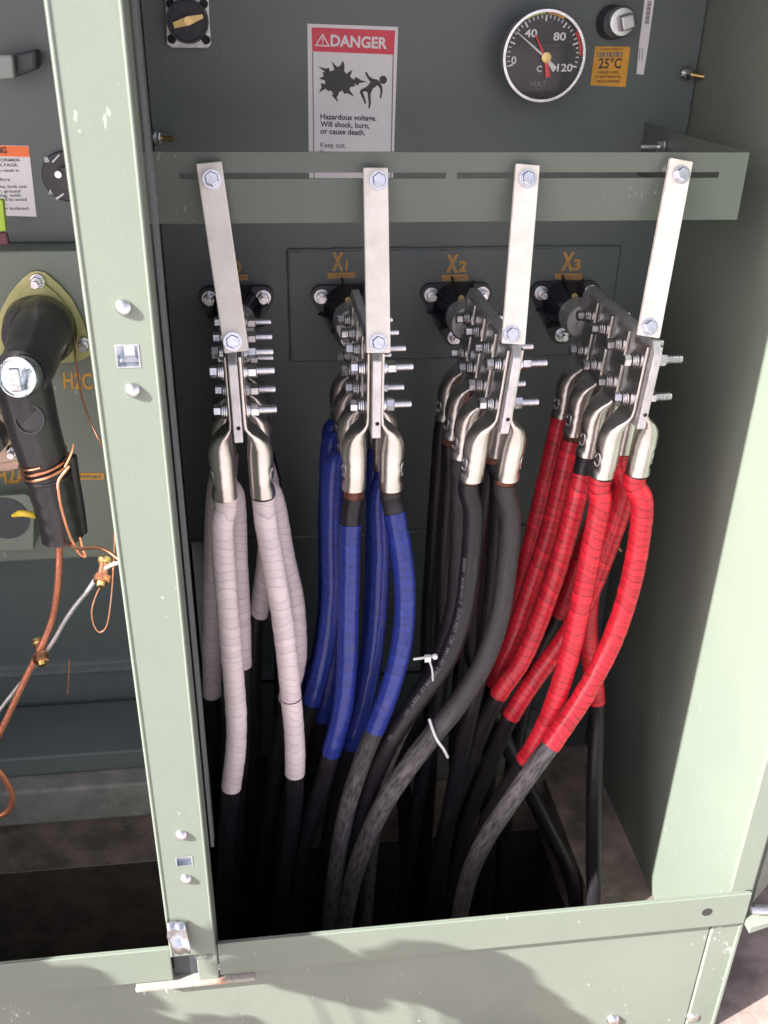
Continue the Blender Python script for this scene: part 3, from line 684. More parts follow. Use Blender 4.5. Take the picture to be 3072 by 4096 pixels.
# cable ties
def tie(pts, r, label):
    pp = spline([P(*q) for q in pts], 8)
    b = MB().tube(pp, r, 8); o = b.build('cable_tie', 'tie', origin=pp[0])
    return tag(o, label, 'cable tie', 'white cable ties')
t1 = tie([(893, 1424, .862), (915, 1421, .860), (940, 1417, .862)], .0014, 'white cable tie with its square head standing up beside the bowed blue cable')
h = P(924, 1423, .857); MB().box(h.x-.0035, h.x+.0035, h.y-.002, h.y+.003, h.z-.0035, h.z+.0035).build('tie_head', 'tie', t1)
h = P(939, 1417, .858); MB().lathe(h, (0, -1, 0), [(0, .0032), (.003, .003)], 12).build('tie_tip', 'tie', t1)
MB().tube(spline([P(926, 1424, .858), P(933, 1445, .862), P(935, 1470, .868)], 6), .0011, 8).build('tie_strap', 'tie', t1)
tie([(927, 1553, .868), (936, 1580, .858), (945, 1600, .853), (958, 1618, .853), (967, 1636, .86)], .0017, 'white cable tie wrapped round the clay-caked black cable')

# ================================================================== LABELS AND INSTRUMENTS, LOW VOLTAGE SIDE
Y0 = YB-.0008
dl = thing('danger_sign', P(760, 200, Y0), 'white and red DANGER sign with electric burst and falling figure, its foot behind the crossbar', 'sign')
art('sign_plate', [(664, 51), (860, 58), (851, 330), (847, 445), (669, 445), (667, 330)], Y0, 'lab_white', dl, .0007)
art('red_header', [(673, 59), (854, 66), (851, 118), (675, 111)], Y0-.0005, 'lab_red', dl)
arts('border_line', [[(674.5, 112), (676.5, 112), (680, 445), (678, 445)], [(848.5, 118), (850.5, 118), (844, 445), (842, 445)]], Y0-.0005, 'ink_grey', dl, .0003)
text('heading', [('DANGER', 714, 99, 836, 105, 24)], Y0-.001, 'lab_white', dl, .03)
arts('alert_triangle', [[(680, 99), (713, 101), (697, 72)]], Y0-.0008, 'lab_white', dl)
arts('alert_triangle', [[(684.5, 96.5), (708.5, 98), (697, 77.5)]], Y0-.0013, 'lab_red', dl)
arts('exclamation_mark', [[(695.5, 82), (698.5, 82), (697.8, 91.5), (696.2, 91.5)], [(695.6, 93), (698.4, 93), (698.4, 95.6), (695.6, 95.6)]], Y0-.0018, 'lab_white', dl)
def Z2(p): return ((1000+p[0]/1.659)/K, (p[1]/1.659)/K)
burst = [(450, 440), (500, 455), (525, 450), (530, 475), (560, 462), (540, 405), (580, 445), (600, 435), (618, 400), (628, 440), (625, 470), (640, 490), (680, 462), (665, 510), (690, 530), (700, 512), (722, 520), (730, 530), (775, 543),
         (720, 553), (722, 570), (690, 555), (700, 572), (665, 578), (660, 595), (692, 640), (640, 618), (628, 625), (610, 600), (590, 615), (582, 640), (575, 640), (585, 680), (540, 630), (555, 625), (535, 600), (520, 605), (500, 588), (455, 618), (475, 580), (470, 550), (500, 560), (498, 535), (460, 522), (490, 505), (480, 480), (500, 478)]
fig = [(762, 480), (775, 478), (790, 505), (815, 522), (845, 528), (860, 540), (878, 575), (880, 605), (872, 650), (860, 652), (866, 610), (862, 585), (845, 565), (835, 575), (815, 590), (800, 625), (803, 680), (795, 720), (785, 718), (788, 680), (782, 640), (780, 615), (768, 605), (748, 610), (760, 640), (772, 685), (762, 692), (748, 655), (728, 612), (735, 595), (775, 575), (800, 545), (778, 515)]
head = [(884+26*math.cos(a*.5236), 530+28*math.sin(a*.5236)) for a in range(12)]
arts('warning_pictogram', [[Z2(p) for p in burst], [Z2(p) for p in fig], [Z2(p) for p in head]], Y0-.0005, 'ink', dl)
text('warning_text', [('Hazardous voltage.', 692, 257, 813, 261, 11.5), ('Will shock, burn,', 692, 273, 798, 277, 11.5), ('or cause death.', 692, 288.5, 789, 292, 11.5)], Y0-.0006, 'ink', dl, .02)
text('warning_text', [('Keep out.', 692, 318, 747, 319.5, 11), ('If open or unlocked,', 692, 334, 808, 338, 11), ('notify the utility at once.', 692, 350, 820, 354, 11)], Y0-.0006, 'ink_grey', dl, .008)

def marking(kind, label, rows, tagq, tagt):
    c = P(tagq[0][0], tagq[0][1]-20, Y0)
    t = thing('terminal_marking', c, label, 'marking', 'amber terminal markings above the bushings')
    text('marking_letters', rows, YB-.0044, 'amber_faded', t, .045)
    art('marking_tag', tagq, YB-.0042, 'amber_faded', t, .0003)
    text('tag_print', tagt, YB-.0048, 'ink_grey', t, .01)
marking('X0', 'amber X0 marking half hidden by the leftmost cream strap', [('X', 470, 590, 495, 590, 38), ('0', 506, 587, 522, 587, 22)], [(478, 595), (535, 593), (535, 605), (478, 607)], [('NEUTRAL X0 BUSHING', 481, 603.5, 533, 602, 6)])
marking('X1', 'amber X1 marking left of the upright cream strap', [('X', 717, 583, 742, 583, 37), ('1', 746, 583, 751, 583, 22)], [(707, 590), (767, 588), (767, 600), (708, 602)], [('L.V. BUSHING', 711, 599, 764, 597.5, 6)])
marking('X2', 'amber X2 marking above the second black flange from the right', [('X', 963, 587, 989, 587, 36), ('2', 990, 586, 1008, 586, 22)], [(954, 594), (1012, 593), (1012, 606), (955, 607)], [('L.V. BUSHING', 957, 603.5, 1009, 602.5, 6)])
marking('X3', 'amber X3 marking on the far right of the tank face', [('X', 1211, 583, 1238, 583, 37), ('3', 1238, 583, 1254, 582, 22)], [(1199, 591), (1257, 591), (1257, 604), (1199, 603)], [('L.V. BUSHING', 1202, 600.5, 1254, 600.5, 6)])

# thermometer
YG = 1.185
gc = P(1175, 122, YG); GR = 92/2073*gc.dot(CF)
gt = thing('temperature_gauge', (gc.x, YB, gc.z), 'round black temperature gauge with chrome rim and white and red needles', 'gauge')
MB().lathe((gc.x, YB-.001, gc.z), (0, -1, 0), [(0, GR*.8), (YB-YG-.012, GR*.86)], 48).build('gauge_body', 'dark_plastic', gt)
MB().lathe((gc.x, YG+.012, gc.z), (0, -1, 0), [(0, GR*.93), (.003, GR*1.0), (.010, GR*1.02), (.0145, GR*.99), (.0145, GR*.93), (.0095, GR*.92)], 64, caps=False).build('bezel', 'steel', gt)
MB().lathe((gc.x, YG+.006, gc.z), (0, -1, 0), [(0, GR*.95), (.002, GR*.94)], 64).build('dial_face', 'dial', gt)
YD = YG+.0035
def pol(a, r): a = math.radians(a); return Vector((gc.x+math.sin(a)*r*GR, YD, gc.z+math.cos(a)*r*GR))
def arc_poly(a0, a1, r0, r1, n=8):
    return [pol(a0+(a1-a0)*k/n, r1) for k in range(n+1)]+[pol(a1-(a1-a0)*k/n, r0) for k in range(n+1)]
tk = MB()
A0, A1 = -105, 105
for k in range(31):
    a = A0+(A1-A0)*k/30; big = k % 5 == 0; w_ = 1.3 if big else .8
    if 1:
        r0 = .74 if big else .80
        tk.prism([pol(a-w_/1, r0), pol(a+w_/1, r0), pol(a+w_*.85, .87), pol(a-w_*.85, .87)], (0, .0004, 0))
tk.build('scale_ticks', 'dial_white', gt, smooth=False)
for a0, a1, mm in ((-30, -2, 'lime'), (2, 28, 'lab_yellow'), (55, 88, 'dial_red')):
    MB().prism(arc_poly(a0, a1, .885, .925), (0, .0004, 0)).build('scale_band', mm, gt, smooth=False)
text('dial_numbers', [('0', 1104, 138, 1115, 138, 16), ('40', 1133, 80, 1160, 80, 17), ('80', 1195, 87, 1222, 87, 17), ('120', 1203, 154, 1236, 154, 16), ('C', 1159, 155, 1170, 155, 13)], YD, 'dial_white', gt, .02)
text('dial_print', [('VIAT', 1142, 186, 1180, 188, 12), ('LIQUID TEMPERATURE', 1140, 100, 1208, 100, 4), ('HAND RESET', 1140, 107, 1190, 107, 4), ('CAT. NO. 26', 1145, 193, 1172, 194, 3.5)], YD, 'ink_grey', gt, .01)
def needle(tip, tail, w0, w1, w2, m, off):
    a = P(*tip, YD-off); b_ = P(*tail, YD-off); u_ = (a-b_).normalized(); v_ = Vector((-u_.z, 0, u_.x)); mid = P(1178, 124, YD-off)
    poly = [b_-v_*w2, mid-v_*w1, a-v_*w0, a+v_*w0, mid+v_*w1, b_+v_*w2]
    MB().prism(poly, (0, .0008, 0)).build('needle', m, gt, smooth=False)
needle((1116, 68), (1199, 151), .0004, .0013, .0032, 'dial_white', .002)
needle((1157, 76), (1184, 167), .0006, .0015, .0028, 'dial_red', .0035)
gm = bpy.data.materials.new('gauge_glass'); gm.use_nodes = True; gn = gm.node_tree.nodes; gl = gm.node_tree.links; gn.remove(gn['Principled BSDF'])
t1_ = gn.new('ShaderNodeBsdfTransparent'); t2_ = gn.new('ShaderNodeBsdfGlossy'); t2_.inputs['Roughness'].default_value = .06
fr_ = gn.new('ShaderNodeFresnel'); fr_.inputs[0].default_value = 1.3; ms_ = gn.new('ShaderNodeMixShader')
gl.new(fr_.outputs[0], ms_.inputs[0]); gl.new(t1_.outputs[0], ms_.inputs[1]); gl.new(t2_.outputs[0], ms_.inputs[2]); gl.new(ms_.outputs[0], gn['Material Output'].inputs[0])
MB().lathe((gc.x, YG-.0015, gc.z), (0, -1, 0), [(0, GR*.925), (.0008, GR*.6), (.0011, GR*.02)], 48, caps=False).build('glass', gm, gt)
hb = P(1179, 124, YD-.003); MB().lathe((hb.x, hb.y, hb.z), (0, -1, 0), [(0, .0058), (.003, .0055), (.0035, .0015)], 20).build('needle_hub', 'brass', gt)

# amber liquid level sticker
ys = thing('level_sticker', P(1315, 145, Y0), 'amber sticker reading 25 degrees C, below the filler plug', 'sticker')
art('sticker_sheet', [(1286, 100), (1362, 101), (1351, 188), (1275, 184)], Y0, 'lab_yellow', ys)
text('temperature_text', [('25\u00b0C', 1292, 147, 1342, 147, 21)], Y0-.0006, 'ink', ys, .02)
text('level_text', [('LIQUID LEVEL AT', 1296, 108, 1346, 108, 4), ('LIQUID LEVEL', 1293, 158.5, 1337, 158.5, 5.5), ('AT BOTTOM OF FILL', 1286, 168.5, 1342, 168.5, 5.5), ('PLUG OPENING', 1290, 178.5, 1338, 178.5, 5.5)], Y0-.0006, 'ink', ys, .012)
arts('barred_print', [[(1290+5.2*k, 112), (1290+5.2*k+(2+k % 3), 112), (1290+5.2*k+(2+k % 3)-.6, 123), (1289.4+5.2*k, 123)] for k in range(11)], Y0-.0006, 'ink_grey', ys, .0003)
# tall white strip label
def _sp(rows):
    for j, r_ in enumerate(rows): art('printed_bar', r_, Y0-.0006, 'ink_grey', ws, .0003)
ws = thing('serial_strip', P(1392, 80, Y0), 'tall narrow white serial number strip at the top right of the tank face', 'sticker')
art('strip_sheet', [(1394, -12), (1415, -12), (1400, 100), (1390, 161), (1375, 160), (1380, 100)], Y0, 'lab_white', ws)
arts('strip_barcode', [[(1399-.13*k*3.2, 2+3.2*k), (1408-.13*k*3.2, 2+3.2*k), (1408-.13*k*3.2, 3.2+3.2*k+(k % 3)*.6), (1399-.13*k*3.2, 3.2+3.2*k+(k % 3)*.6)] for k in range(16)], Y0-.0006, 'ink_grey', ws, .0003)
for j in (0, 1):
    arts('strip_digits', [[(1381+6*j-.1*k, 105+3*k), (1383+6*j-.1*k, 105+3*k), (1383+6*j-.1*k, 107+3*k), (1381+6*j-.1*k, 107+3*k)] for k in range(9)], Y0-.0006, 'ink_grey', ws, .0003)
# filler plug
q = P(1340, 47, YB-.02)
fp = thing('filler_plug', (q.x, YB, q.z), 'round metal filler plug with a square head above the amber sticker', 'plug')
MB().lathe((q.x-.004, YB, q.z-.001), (0, -1, 0), [(0, .019), (.016, .018), (.020, .016)], 28).build('plug_collar', 'dark_plastic', fp)
MB().lathe((q.x, YB-.020, q.z), (0, -1, 0), [(0, .0165), (.006, .0165), (.008, .0145), (.0085, .009)], 28).build('plug_rim', 'steel', fp)
MB().lathe((q.x+.002, YB-.0285, q.z), (0, -1, 0), [(0, .0118), (.012, .0112), (.014, .0095)], 4, .5).build('plug_head', 'dull', fp, bevel=.001)
# drain / pressure valve, top left
q = P(405, 45, YB-.012)
sv = thing('round_selector', (q.x, YB, q.z), 'grey square plate with a round black selector, top left of the tank face', 'selector')
cs = [P(355, -18, YB-.008), P(450, -18, YB-.008), P(456, 96, YB-.008), P(449, 105, YB-.008), P(370, 104, YB-.008), P(359, 97, YB-.008)]
MB().prism(cs, (0, .0065, 0)).build('square_plate', 'dull', sv, bevel=.0015)
MB().lathe((q.x, YB-.0082, q.z), (0, -1, 0), [(0, .0235), (.010, .0225), (.010, .0205), (.006, .020)], 36).build('selector_ring', 'epoxy', sv)
MB().lathe((q.x, YB-.009, q.z), (0, -1, 0), [(0, .019), (.004, .019)], 30).build('selector_disc', 'epoxy', sv)
for (x, y) in ((368, 8), (440, 8), (371, 84), (445, 86)):
    c = P(x, y, YB-.0085); MB().cyl(c, c+Vector((0, -.0006, 0)), .0049, 16).build('plate_hole', 'hole', sv)
a = P(375, 55, YB-.02); c = P(438, 35, YB-.02); u_ = (c-a).normalized(); v_ = Vector((-u_.z, 0, u_.x))
MB().prism([a-v_*.003, (a+c)/2-v_*.0045, c-v_*.002, c+v_*.002, (a+c)/2+v_*.0045, a+v_*.003], (0, .004, 0)).cyl(P(406, 45, YB-.02), P(406, 45, YB-.026), .0045, 12).build('pointer_handle', 'brass', sv)
# studs on the tank face
def stud(x, y, dx, dz, lab, rusty=False):
    q = P(x, y, YB-.004); ax = Vector((dx, -.6, dz)).normalized()
    t = thing('stud', (q.x, YB, q.z), lab, 'stud')
    nb = MB(); nb.lathe(q, ax, [(-.003, .0085), (.002, .0085)], 18); hexnut(nb, q+ax*.002, ax, .007, .006); nb.build('nut', 'steel', t)
    MB().cyl(q+ax*.008, q+ax*.024, .003, 10).build('stud_thread', 'brass' if rusty else 'steel', t)
stud(338, 297, 1, 0, 'small stud and nut on the dark tank face left of the danger sign', True)
stud(1482, 159, .7, -.1, 'small stud and nut beside the white strip at the top right', True)
stud(1322, 1165, .5, -.6, 'small stud low on the tank face glimpsed between the red cables', True)

# ================================================================== HIGH VOLTAGE SIDE
YH = 1.1895
wl = thing('warning_sticker', P(40, 390, YB), 'white warning sticker with an orange heading, cut off by the left edge', 'sticker')
art('sticker_sheet', [(-70, 312), (62, 315), (79, 468), (-60, 464)], Y0, 'lab_white', wl)
art('orange_header', [(-70, 313), (61, 316), (64, 339), (-69, 336)], Y0-.0006, 'lab_orange', wl)
text('heading', [('WARNING', -58, 331, 15, 331, 13)], Y0-.0012, 'ink', wl, .03)
text('warning_text', [('TRANSFORMER', -50, 349, 44, 349, 6.5), ('HIGH VOLTAGE.', -50, 359.5, 40, 359.5, 6.5), ('Contact can result in', -50, 371, 41, 371, 6.5), ('death. Before', -50, 390, 22, 391, 6.5), ('opening this, lock out', -50, 406, 58, 406, 6.5), ('all power, ground', -45, 416, 44, 416, 6.5), ('everything, with', -45, 425, 46, 425, 6.5),
                      ('care be used to avoid', -45, 434, 58, 434, 6.5), ('injury.', -45, 443, 18, 443, 6.5), ('even if it is isolated.', -40, 453, 64, 453, 6.5)], Y0-.0006, 'ink_grey', wl, .015)
# rotary switch dial
q = P(143, 382, YB-.01)
sd = thing('switch_dial', (q.x, YB, q.z), 'black round switch plate lettered A and B, mostly behind the post', 'switch')
R_ = 52/2073*q.dot(CF)
MB().lathe((q.x, YB-.0008, q.z), (0, -1, 0), [(0, R_), (.006, R_), (.007, R_*.96)], 40).build('switch_plate', 'epoxy', sd)
MB().lathe((q.x+.004, YB-.008, q.z), (0, -1, 0), [(0, R_*.5), (.015, R_*.45)], 24).build('switch_hub', 'rubber', sd)
MB().lathe((P(128, 375, YB-.02).x, YB-.02, P(128, 375, YB-.02).z), (0, -1, 0), [(0, .005), (.008, .004)], 12).build('switch_bolt', 'steel', sd)
text('switch_letters', [('B', 97, 350, 106, 350, 10), ('A', 105, 420, 114, 420, 10)], YB-.0083, 'dial_white', sd, .02)
art('switch_tick', [(112, 349), (127, 333), (129, 336), (114, 352)], YB-.0083, 'dial_white', sd)
art('switch_tick', [(120, 428), (137, 417), (139, 420), (122, 432)], YB-.0083, 'dial_white', sd)
# grey knob with dark barrel, top left
q = P(62, 135, YB-.02)
kn = thing('capped_fitting', (q.x, YB, q.z), 'dark stubby fitting with a pale grey square cap at the left edge', 'fitting')
MB().prism([P(28, 118, 1.20), P(78, 106, 1.20), P(80, 150, 1.20), P(30, 168, 1.20)], (0, .028, 0)).build('fitting_body', 'dark_plastic', kn, bevel=.004)
MB().prism([P(-25, 118, 1.188), P(27, 118, 1.188), P(32, 170, 1.188), P(-25, 174, 1.188)], (0, .03, 0)).build('fitting_cap', 'grey_plastic', kn, bevel=.003)
# lime thing at the left edge
tag(MB().prism([P(-12, 430, 1.17), P(6, 432, 1.17), P(13, 500, 1.17), P(-12, 502, 1.17)], (0, .01, 0)).build('lime_tag', 'lime', bevel=.002, origin=P(0, 470, 1.17)), 'lime green tag at the left edge below the warning sticker', 'tag')
tag(MB().prism([P(-12, 503, 1.172), P(14, 503, 1.172), P(20, 530, 1.172), P(-12, 530, 1.172)], (0, .008, 0)).build('maroon_block', mat('maroon_plastic', (.12, .03, .04), .5), bevel=.002, origin=P(0, 515, 1.17)), 'dark maroon block under the lime tag at the left edge', 'block')

# bushing flanges
def flange(outline, Y, m, lab, nuts, hub, hubr):
    c = P(*hub, Y); t = thing('elbow_bushing', c, lab, 'bushing', 'high voltage bushings')
    MB().prism([P(x, y, Y) for x, y in outline], (0, .0035, 0)).build('clamp_plate', m, t, bevel=.001)
    inner = [(hub[0]+(x-hub[0])*.80, hub[1]+(y-hub[1])*.80) for x, y in outline]
    MB().prism([P(x, y, Y-.004) for x, y in inner], (0, .0035, 0)).build('clamp_ridge', m, t, bevel=.0015)
    r = hubr/2073*c.dot(CF)
    MB().lathe((c.x, Y-.004, c.z), (0, -1, 0), [(0, r*1.02), (.006, r), (.012, r*.97), (.03, r*.9)], 36).build('bushing_collar', 'rubber', t)
    for x, y in nuts:
        o = P(x, y, Y-.002); nb = MB(); nb.lathe(o, (0, -1, 0), [(0, .0085), (.002, .0085)], 18); hexnut(nb, o+Vector((0, -.002, 0)), (0, -1, 0), .0075, .007, .3)
        nb.cyl(o+Vector((0, -.009, 0)), o+Vector((0, -.02, 0)), .0042, 12); nb.build('clamp_nut', 'steel', t)
    return t
out1 = [(66, 588), (80, 585), (98, 589), (128, 614), (155, 645), (178, 690), (196, 745), (199, 765), (180, 778), (150, 784), (90, 786), (20, 786), (-30, 770), (-34, 740), (-8, 700), (2, 668), (22, 632), (48, 602)]
flange(out1, YH-.004, 'zinc', 'olive yellow zinc bushing plate behind the tall black elbow', [(81, 607), (183, 743)], (88, 712), 76)
out2 = [(-60, 850), (-20, 865), (10, 885), (34, 915), (52, 960), (66, 990), (60, 1008), (20, 1018), (-60, 1020)]
flange(out2, YH-.004, 'zincred', 'reddish zinc bushing plate at the left edge beside the elbow', [(29, 972)], (-20, 935), 40)
text_h = thing('phase_marking', P(170, 825, YH), 'amber H2C marking right of the black elbow', 'marking', 'amber markings on the high voltage panel')
text('marking_letters', [('H2C', 138, 838, 201, 840, 34)], YH-.0006, 'amber_ink', text_h, .03)
text_h = thing('phase_marking', P(25, 1025, YH), 'amber H2A marking cut by the elbow, with its amber bar', 'marking', 'amber markings on the high voltage panel')
text('marking_letters', [('H2A', -8, 1043, 63, 1043, 34)], YH-.0006, 'amber_ink', text_h, .03)
art('marking_bar', [(100, 1022), (225, 1022), (225, 1036), (100, 1036)], YH-.0006, 'lab_yellow', text_h)
text('bar_print', [('H.V. BUSHING MADE', 160, 1033, 219, 1033, 7)], YH-.0012, 'ink_grey', text_h, .01)
# parking stand bracket with yellow ring
ps = thing('parking_stand', P(30, 1130, YH), 'grey steel parking stand with a round opening at the left edge', 'bracket')
pol_ = [(-60, 1075), (55, 1068), (74, 1080), (72, 1188), (-60, 1193)]
MB().prism([P(x, y, 1.150) for x, y in pol_], (0, .004, 0)).build('stand_plate', 'paint', ps, bevel=.001)
a = P(73, 1085, 1.1545); c = P(72, 1188, 1.1545); MB().prism([a, c, c+Vector((0, .034, 0)), a+Vector((0, .034, 0))], (-.003, 0, 0)).build('stand_side', 'paint', ps)
c = P(12, 1120, 1.149); MB().lathe(c, (0, -1, 0), [(0, .030), (.0005, .030)], 36).build('stand_opening', 'dark_plastic', ps)
yr = spline([P(28, 1114, 1.05), P(45, 1109, 1.04), P(70, 1112, 1.04), P(95, 1118, 1.05)], 8)
tag(MB().tube(yr, .0036, 12, rfun=lambda s_, r_: r_*(.6+.5*min(1, s_/.015))).build('pull_ring', 'yellow', origin=yr[0]), 'yellow plastic pull ring poking out left of the elbow tail', 'ring')

# the elbow
eb = thing('cable_elbow', P(90, 900, 1.0), 'tall glossy black rubber cable elbow plugged into the zinc plate', 'elbow')
hub = P(88, 712, YH-.03)
nose = P(62, 790, 1.045)
MB().tube(spline([hub+Vector((0, .02, 0)), hub.lerp(nose, .35), hub.lerp(nose, .7), nose, P(44, 812, 1.015)], 6), .034, 32,
          rfun=lambda s_, r_: r_*(1.06 if s_ < .03 else 1.0-.16*min(1, (s_-.03)/.1))).build('elbow_head', 'rubber', eb)
body = spline([P(38, 795, 1.03), P(55, 850, 1.028), P(72, 920, 1.028), P(92, 985, 1.028)], 8)
MB().tube(body, .0295, 32, rfun=lambda s_, r_: r_*(1.04-.12*min(1, s_/.1))).build('elbow_body', 'rubber', eb)
tail = spline([P(92, 985, 1.028), P(108, 1050, 1.028), P(124, 1110, 1.028), P(136, 1160, 1.028)], 8)
MB().tube(tail, .0245, 28, rfun=lambda s_, r_: r_*(1+.02*math.sin(s_*300))).build('taped_tail', 'rubber', eb)
tl2 = spline([P(152, 985, 1.05), P(160, 1040, 1.05), P(170, 1100, 1.05), P(176, 1150, 1.05)], 6)
MB().tube(tl2, .0075, 12).build('tape_flap', 'rubber', eb)
c = P(38, 815, .995)
d_ = Vector((-.25, -1, .30)).normalized()
MB().lathe(c-d_*.012, d_, [(0, .0225), (.010, .0225), (.014, .0212), (.0145, .0195), (.0115, .0185)], 36).build('test_cap', 'galv', eb)
MB().box(c.x-.006, c.x+.006, c.y-.014, c.y-.008, c.z-.012, c.z+.014).build('cap_eye', 'galv', eb, bevel=.002)
c = P(64, 908, .998); MB().lathe(c+Vector((0, .004, 0)), Vector((-.1, -1, .25)), [(.0, .0165), (.004, .0165), (.004, .0145), (.0015, .014), (.0015, .0135), (.003, .005)], 32).build('moulded_boss', 'rubber', eb)
for y_, k in ((972, 0), (1024, 1)):
    pc = P(92 if k == 0 else 104, y_+5, 1.028); ax = (tail[-1]-body[0]).normalized()
    MB().lathe(pc, ax, [(-.002, .026), (-.001, .0268), (.001, .0268), (.002, .026)], 32).build('elbow_band', 'rubber', eb)
# copper bleed wire wound round the elbow
axv = (tail[-1]-tail[0]).normalized(); cc = P(97, 1003, 1.028); sx = axv.cross(Vector((0, 1, 0))).normalized(); sy = axv.cross(sx)
hel = []
for k in range(50):
    a_ = k*.32+1.5; hel.append(cc+(sx*math.cos(a_)+sy*math.sin(a_))*(.0268)+axv*(-.008+.00032*k*1.1)+Vector((0, 0, math.cos(a_)*.004)))
hel += [P(150, 1002, 1.0), P(128, 1036, .99), P(127, 1065, .985), P(136, 1110, .985), P(152, 1160, .985), P(170, 1195, .985), P(184, 1202, .985), P(178, 1185, .987), P(172, 1160, .99)]
tag(MB().tube(spline(hel, 4), .0018, 8).build('bleed_wire', 'copper', origin=cc), 'bright copper wire wound twice round the elbow then trailing below it', 'wire', 'copper wires by the elbow')
def wire(pts, r, m, lab, name='ground_wire', cat='wire', group='copper wires by the elbow', n=8, seg=8):
    pp = spline([P(*q) for q in pts], seg); return tag(MB().tube(pp, r, n).build(name, m, origin=pp[0]), lab, cat, group)
wire([(135, 1170, 1.02), (155, 1180, .97), (175, 1185, .93), (195, 1183, .90), (215, 1184, .88), (235, 1192, .865), (258, 1209, .85)], .0021, 'copper', 'sunlit copper wire arching from the elbow tail to the post')
wire([(160, 728, 1.15), (163, 770, 1.12), (168, 810, 1.12), (180, 870, 1.12), (197, 915, 1.12), (214, 950, 1.11), (232, 985, 1.1)], .0012, 'copper', 'thin copper wire dropping from the zinc plate past H2C')
wire([(222, 1258, .95), (208, 1285, .95), (198, 1320, .95), (203, 1352, .95), (216, 1366, .95), (230, 1352, .95), (238, 1310, .95), (244, 1240, .95), (248, 1150, .95), (250, 1060, .95)], .0009, 'copper', 'thin copper loop hanging below the upper split bolt')
wire([(140, 1010, .995), (152, 985, 1.0), (158, 960, 1.01)], .0014, 'copper', 'short copper wire end sticking up behind the winding')
wire([(150, 1425, 1.0), (148, 1460, 1.0), (146, 1500, 1.0)], .0009, 'copper', 'short copper wire end dangling below the lower split bolt')
wire([(128, 1160, 1.02), (128, 1210, 1.01), (124, 1270, 1.0), (112, 1340, 1.0), (88, 1400, .99), (60, 1455, .985), (34, 1510, .98), (5, 1572, .975), (-30, 1640, .97)], .0041, 'copperbraid', 'thick stranded copper conductor running down left from the elbow', 'stranded_conductor', 'conductor', None, 16)
wire([(-25, 1655, .97), (0, 1668, .97), (20, 1700, .97), (27, 1722, .97), (20, 1748, .97), (0, 1762, .97), (-25, 1768, .97)], .0038, 'copperbraid', 'rust brown copper loop curling in at the left edge', 'copper_loop', 'conductor', None, 14)
wire([(290, 1200, .93), (262, 1213, .94), (235, 1224, .955), (214, 1242, .97), (190, 1275, .975), (160, 1312, .98), (135, 1350, .985), (112, 1390, .99), (80, 1430, .995), (45, 1475, 1.0), (10, 1520, 1.0), (-30, 1570, 1.0)], .0026, 'dull', 'grey bare ground wire linking the two split bolts', 'grey_wire', 'wire', None, 10)
def split_bolt(x, y, Y, lab, ax):
    q = P(x, y, Y); ax = Vector(ax).normalized()
    t = thing('split_bolt', q, lab, 'connector', 'copper split bolts on the ground wire')
    b = MB(); hexnut(b, q, ax, .0095, .009); b.build('clamp_nut', 'copper', t)
    MB().lathe(q-ax*.014, ax, [(0, .0055), (.013, .0055)], 14).build('clamp_shank', 'copper', t)
    MB().lathe(q-ax*.022, ax, [(0, .006), (.001, .0078), (.006, .0078), (.0075, .006)], 14).build('clamp_head', 'brass', t)
    MB().lathe(q+ax*.009, ax, [(0, .005), (.005, .0045)], 12).build('bolt_tip', 'brass', t)
split_bolt(221, 1243, .955, 'round copper split bolt on the grey wire nearest the post', (-.1, -.8, -.5))
split_bolt(88, 1416, .985, 'copper split bolt where the grey wire meets the thick conductor', (.2, -.8, -.45))
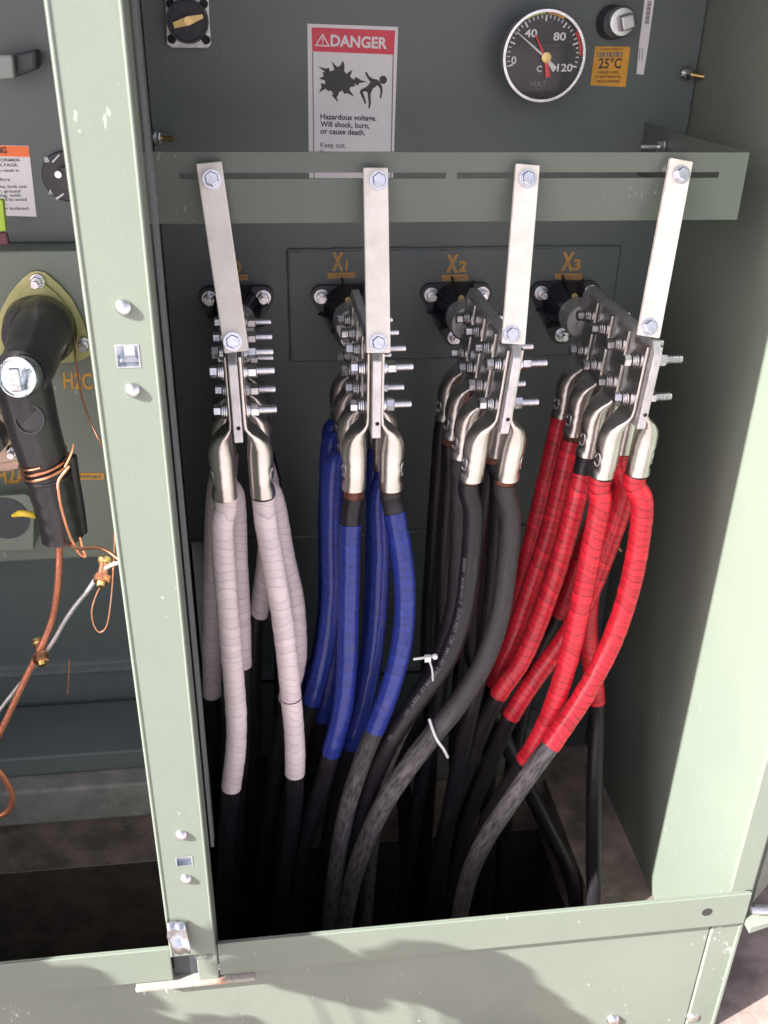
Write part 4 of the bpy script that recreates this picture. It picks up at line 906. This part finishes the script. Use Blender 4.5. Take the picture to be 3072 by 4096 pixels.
# shrub added at the front left, outside the view: its leaves are placed to throw the lobed shadows on sill and kick plate
M['leaf'] = mat('blocker_leaf', (.05, .085, .03), .5)
M['bark'] = mat('blocker_bark', (.12, .09, .06), .8)
sh = thing('blocker', (-.62, .36, -1.30), 'low leafy shrub added unseen left of the frame to cast shadows', 'blocker')
rs = random.Random(5); st_ = MB(); lf = MB(); lf.rnd = False
TG = [(40, 2075, 1.02), (110, 2085, 1.0), (0, 2100, .98), (60, 2170, .95), (170, 2180, .95), (260, 2190, .92), (380, 2200, .9), (500, 2215, .9), (-20, 2200, .9),
      (100, 2215, .95), (320, 2225, .9), (450, 2240, .9), (640, 2055, 1.08), (720, 2050, 1.1), (880, 2078, 1.1), (950, 2095, 1.1), (1030, 2085, 1.12),
      (1095, 2115, 1.1), (960, 2130, 1.1), (1120, 2150, 1.12), (1150, 2200, 1.12), (1090, 2175, 1.1), (1160, 2240, 1.1)]
sd3 = Vector((.624, .236, -.40)); root_ = Vector((-.66, .34, -1.30))
for (x, y, t_) in TG:
    tip = P(x, y, .725)-sd3*t_
    pp = spline([root_+Vector((rs.uniform(-.03, .03), rs.uniform(-.03, .03), 0)), root_.lerp(tip, .55)+Vector((-.08, -.03, .02)), tip], 8)
    st_.tube(pp, .004, 6, rfun=lambda q_, r_: r_*max(.3, 1-q_*1.1))
    for j in range(4):
        a_ = Vector((rs.uniform(-1, 1), rs.uniform(-.6, .6), rs.uniform(-.35, .35))).normalized(); nrm = (sd3.normalized()+Vector((rs.uniform(-.4, .4), rs.uniform(-.4, .4), rs.uniform(-.4, .4)))).normalized()
        b_ = nrm.cross(a_).normalized(); L2 = rs.uniform(.055, .08); c_ = tip+Vector((rs.uniform(-.022, .022), rs.uniform(-.02, .02), rs.uniform(-.018, .018)))
        n8 = [c_+a_*L2*.55*math.cos(g_*math.pi/5)+b_*L2*.36*math.sin(g_*math.pi/5) for g_ in range(10)]
        lf.add(n8, [tuple(range(10))])
st_.build('blocker_stems', 'bark', sh); lf.build('blocker_foliage', 'leaf', sh, smooth=False)
# thin pale strip behind the cables: the tank edge's highlight put into colour
MB().box(-.117, XW-.003, YB-.004, YB-.0005, -.7055, -.7015).build('tank_lip_highlight', 'paint_dusty', cab)
# dark ring where the palest white tape was joined
c0 = [o for o in bpy.data.objects if o.get('label', '').startswith('white-taped cable right of its spade, front')][0]
MB().lathe(P(629, 1506, .8995), (.05, .0, -1), [(-.0006, .0122), (-.0006, .0129), (.0006, .0129), (.0006, .0122)], 28, caps=False).build('tape_ring', 'ink', c0)
# loose cleanup
for o in bpy.data.objects:
    if '_o' in o: del o['_o']
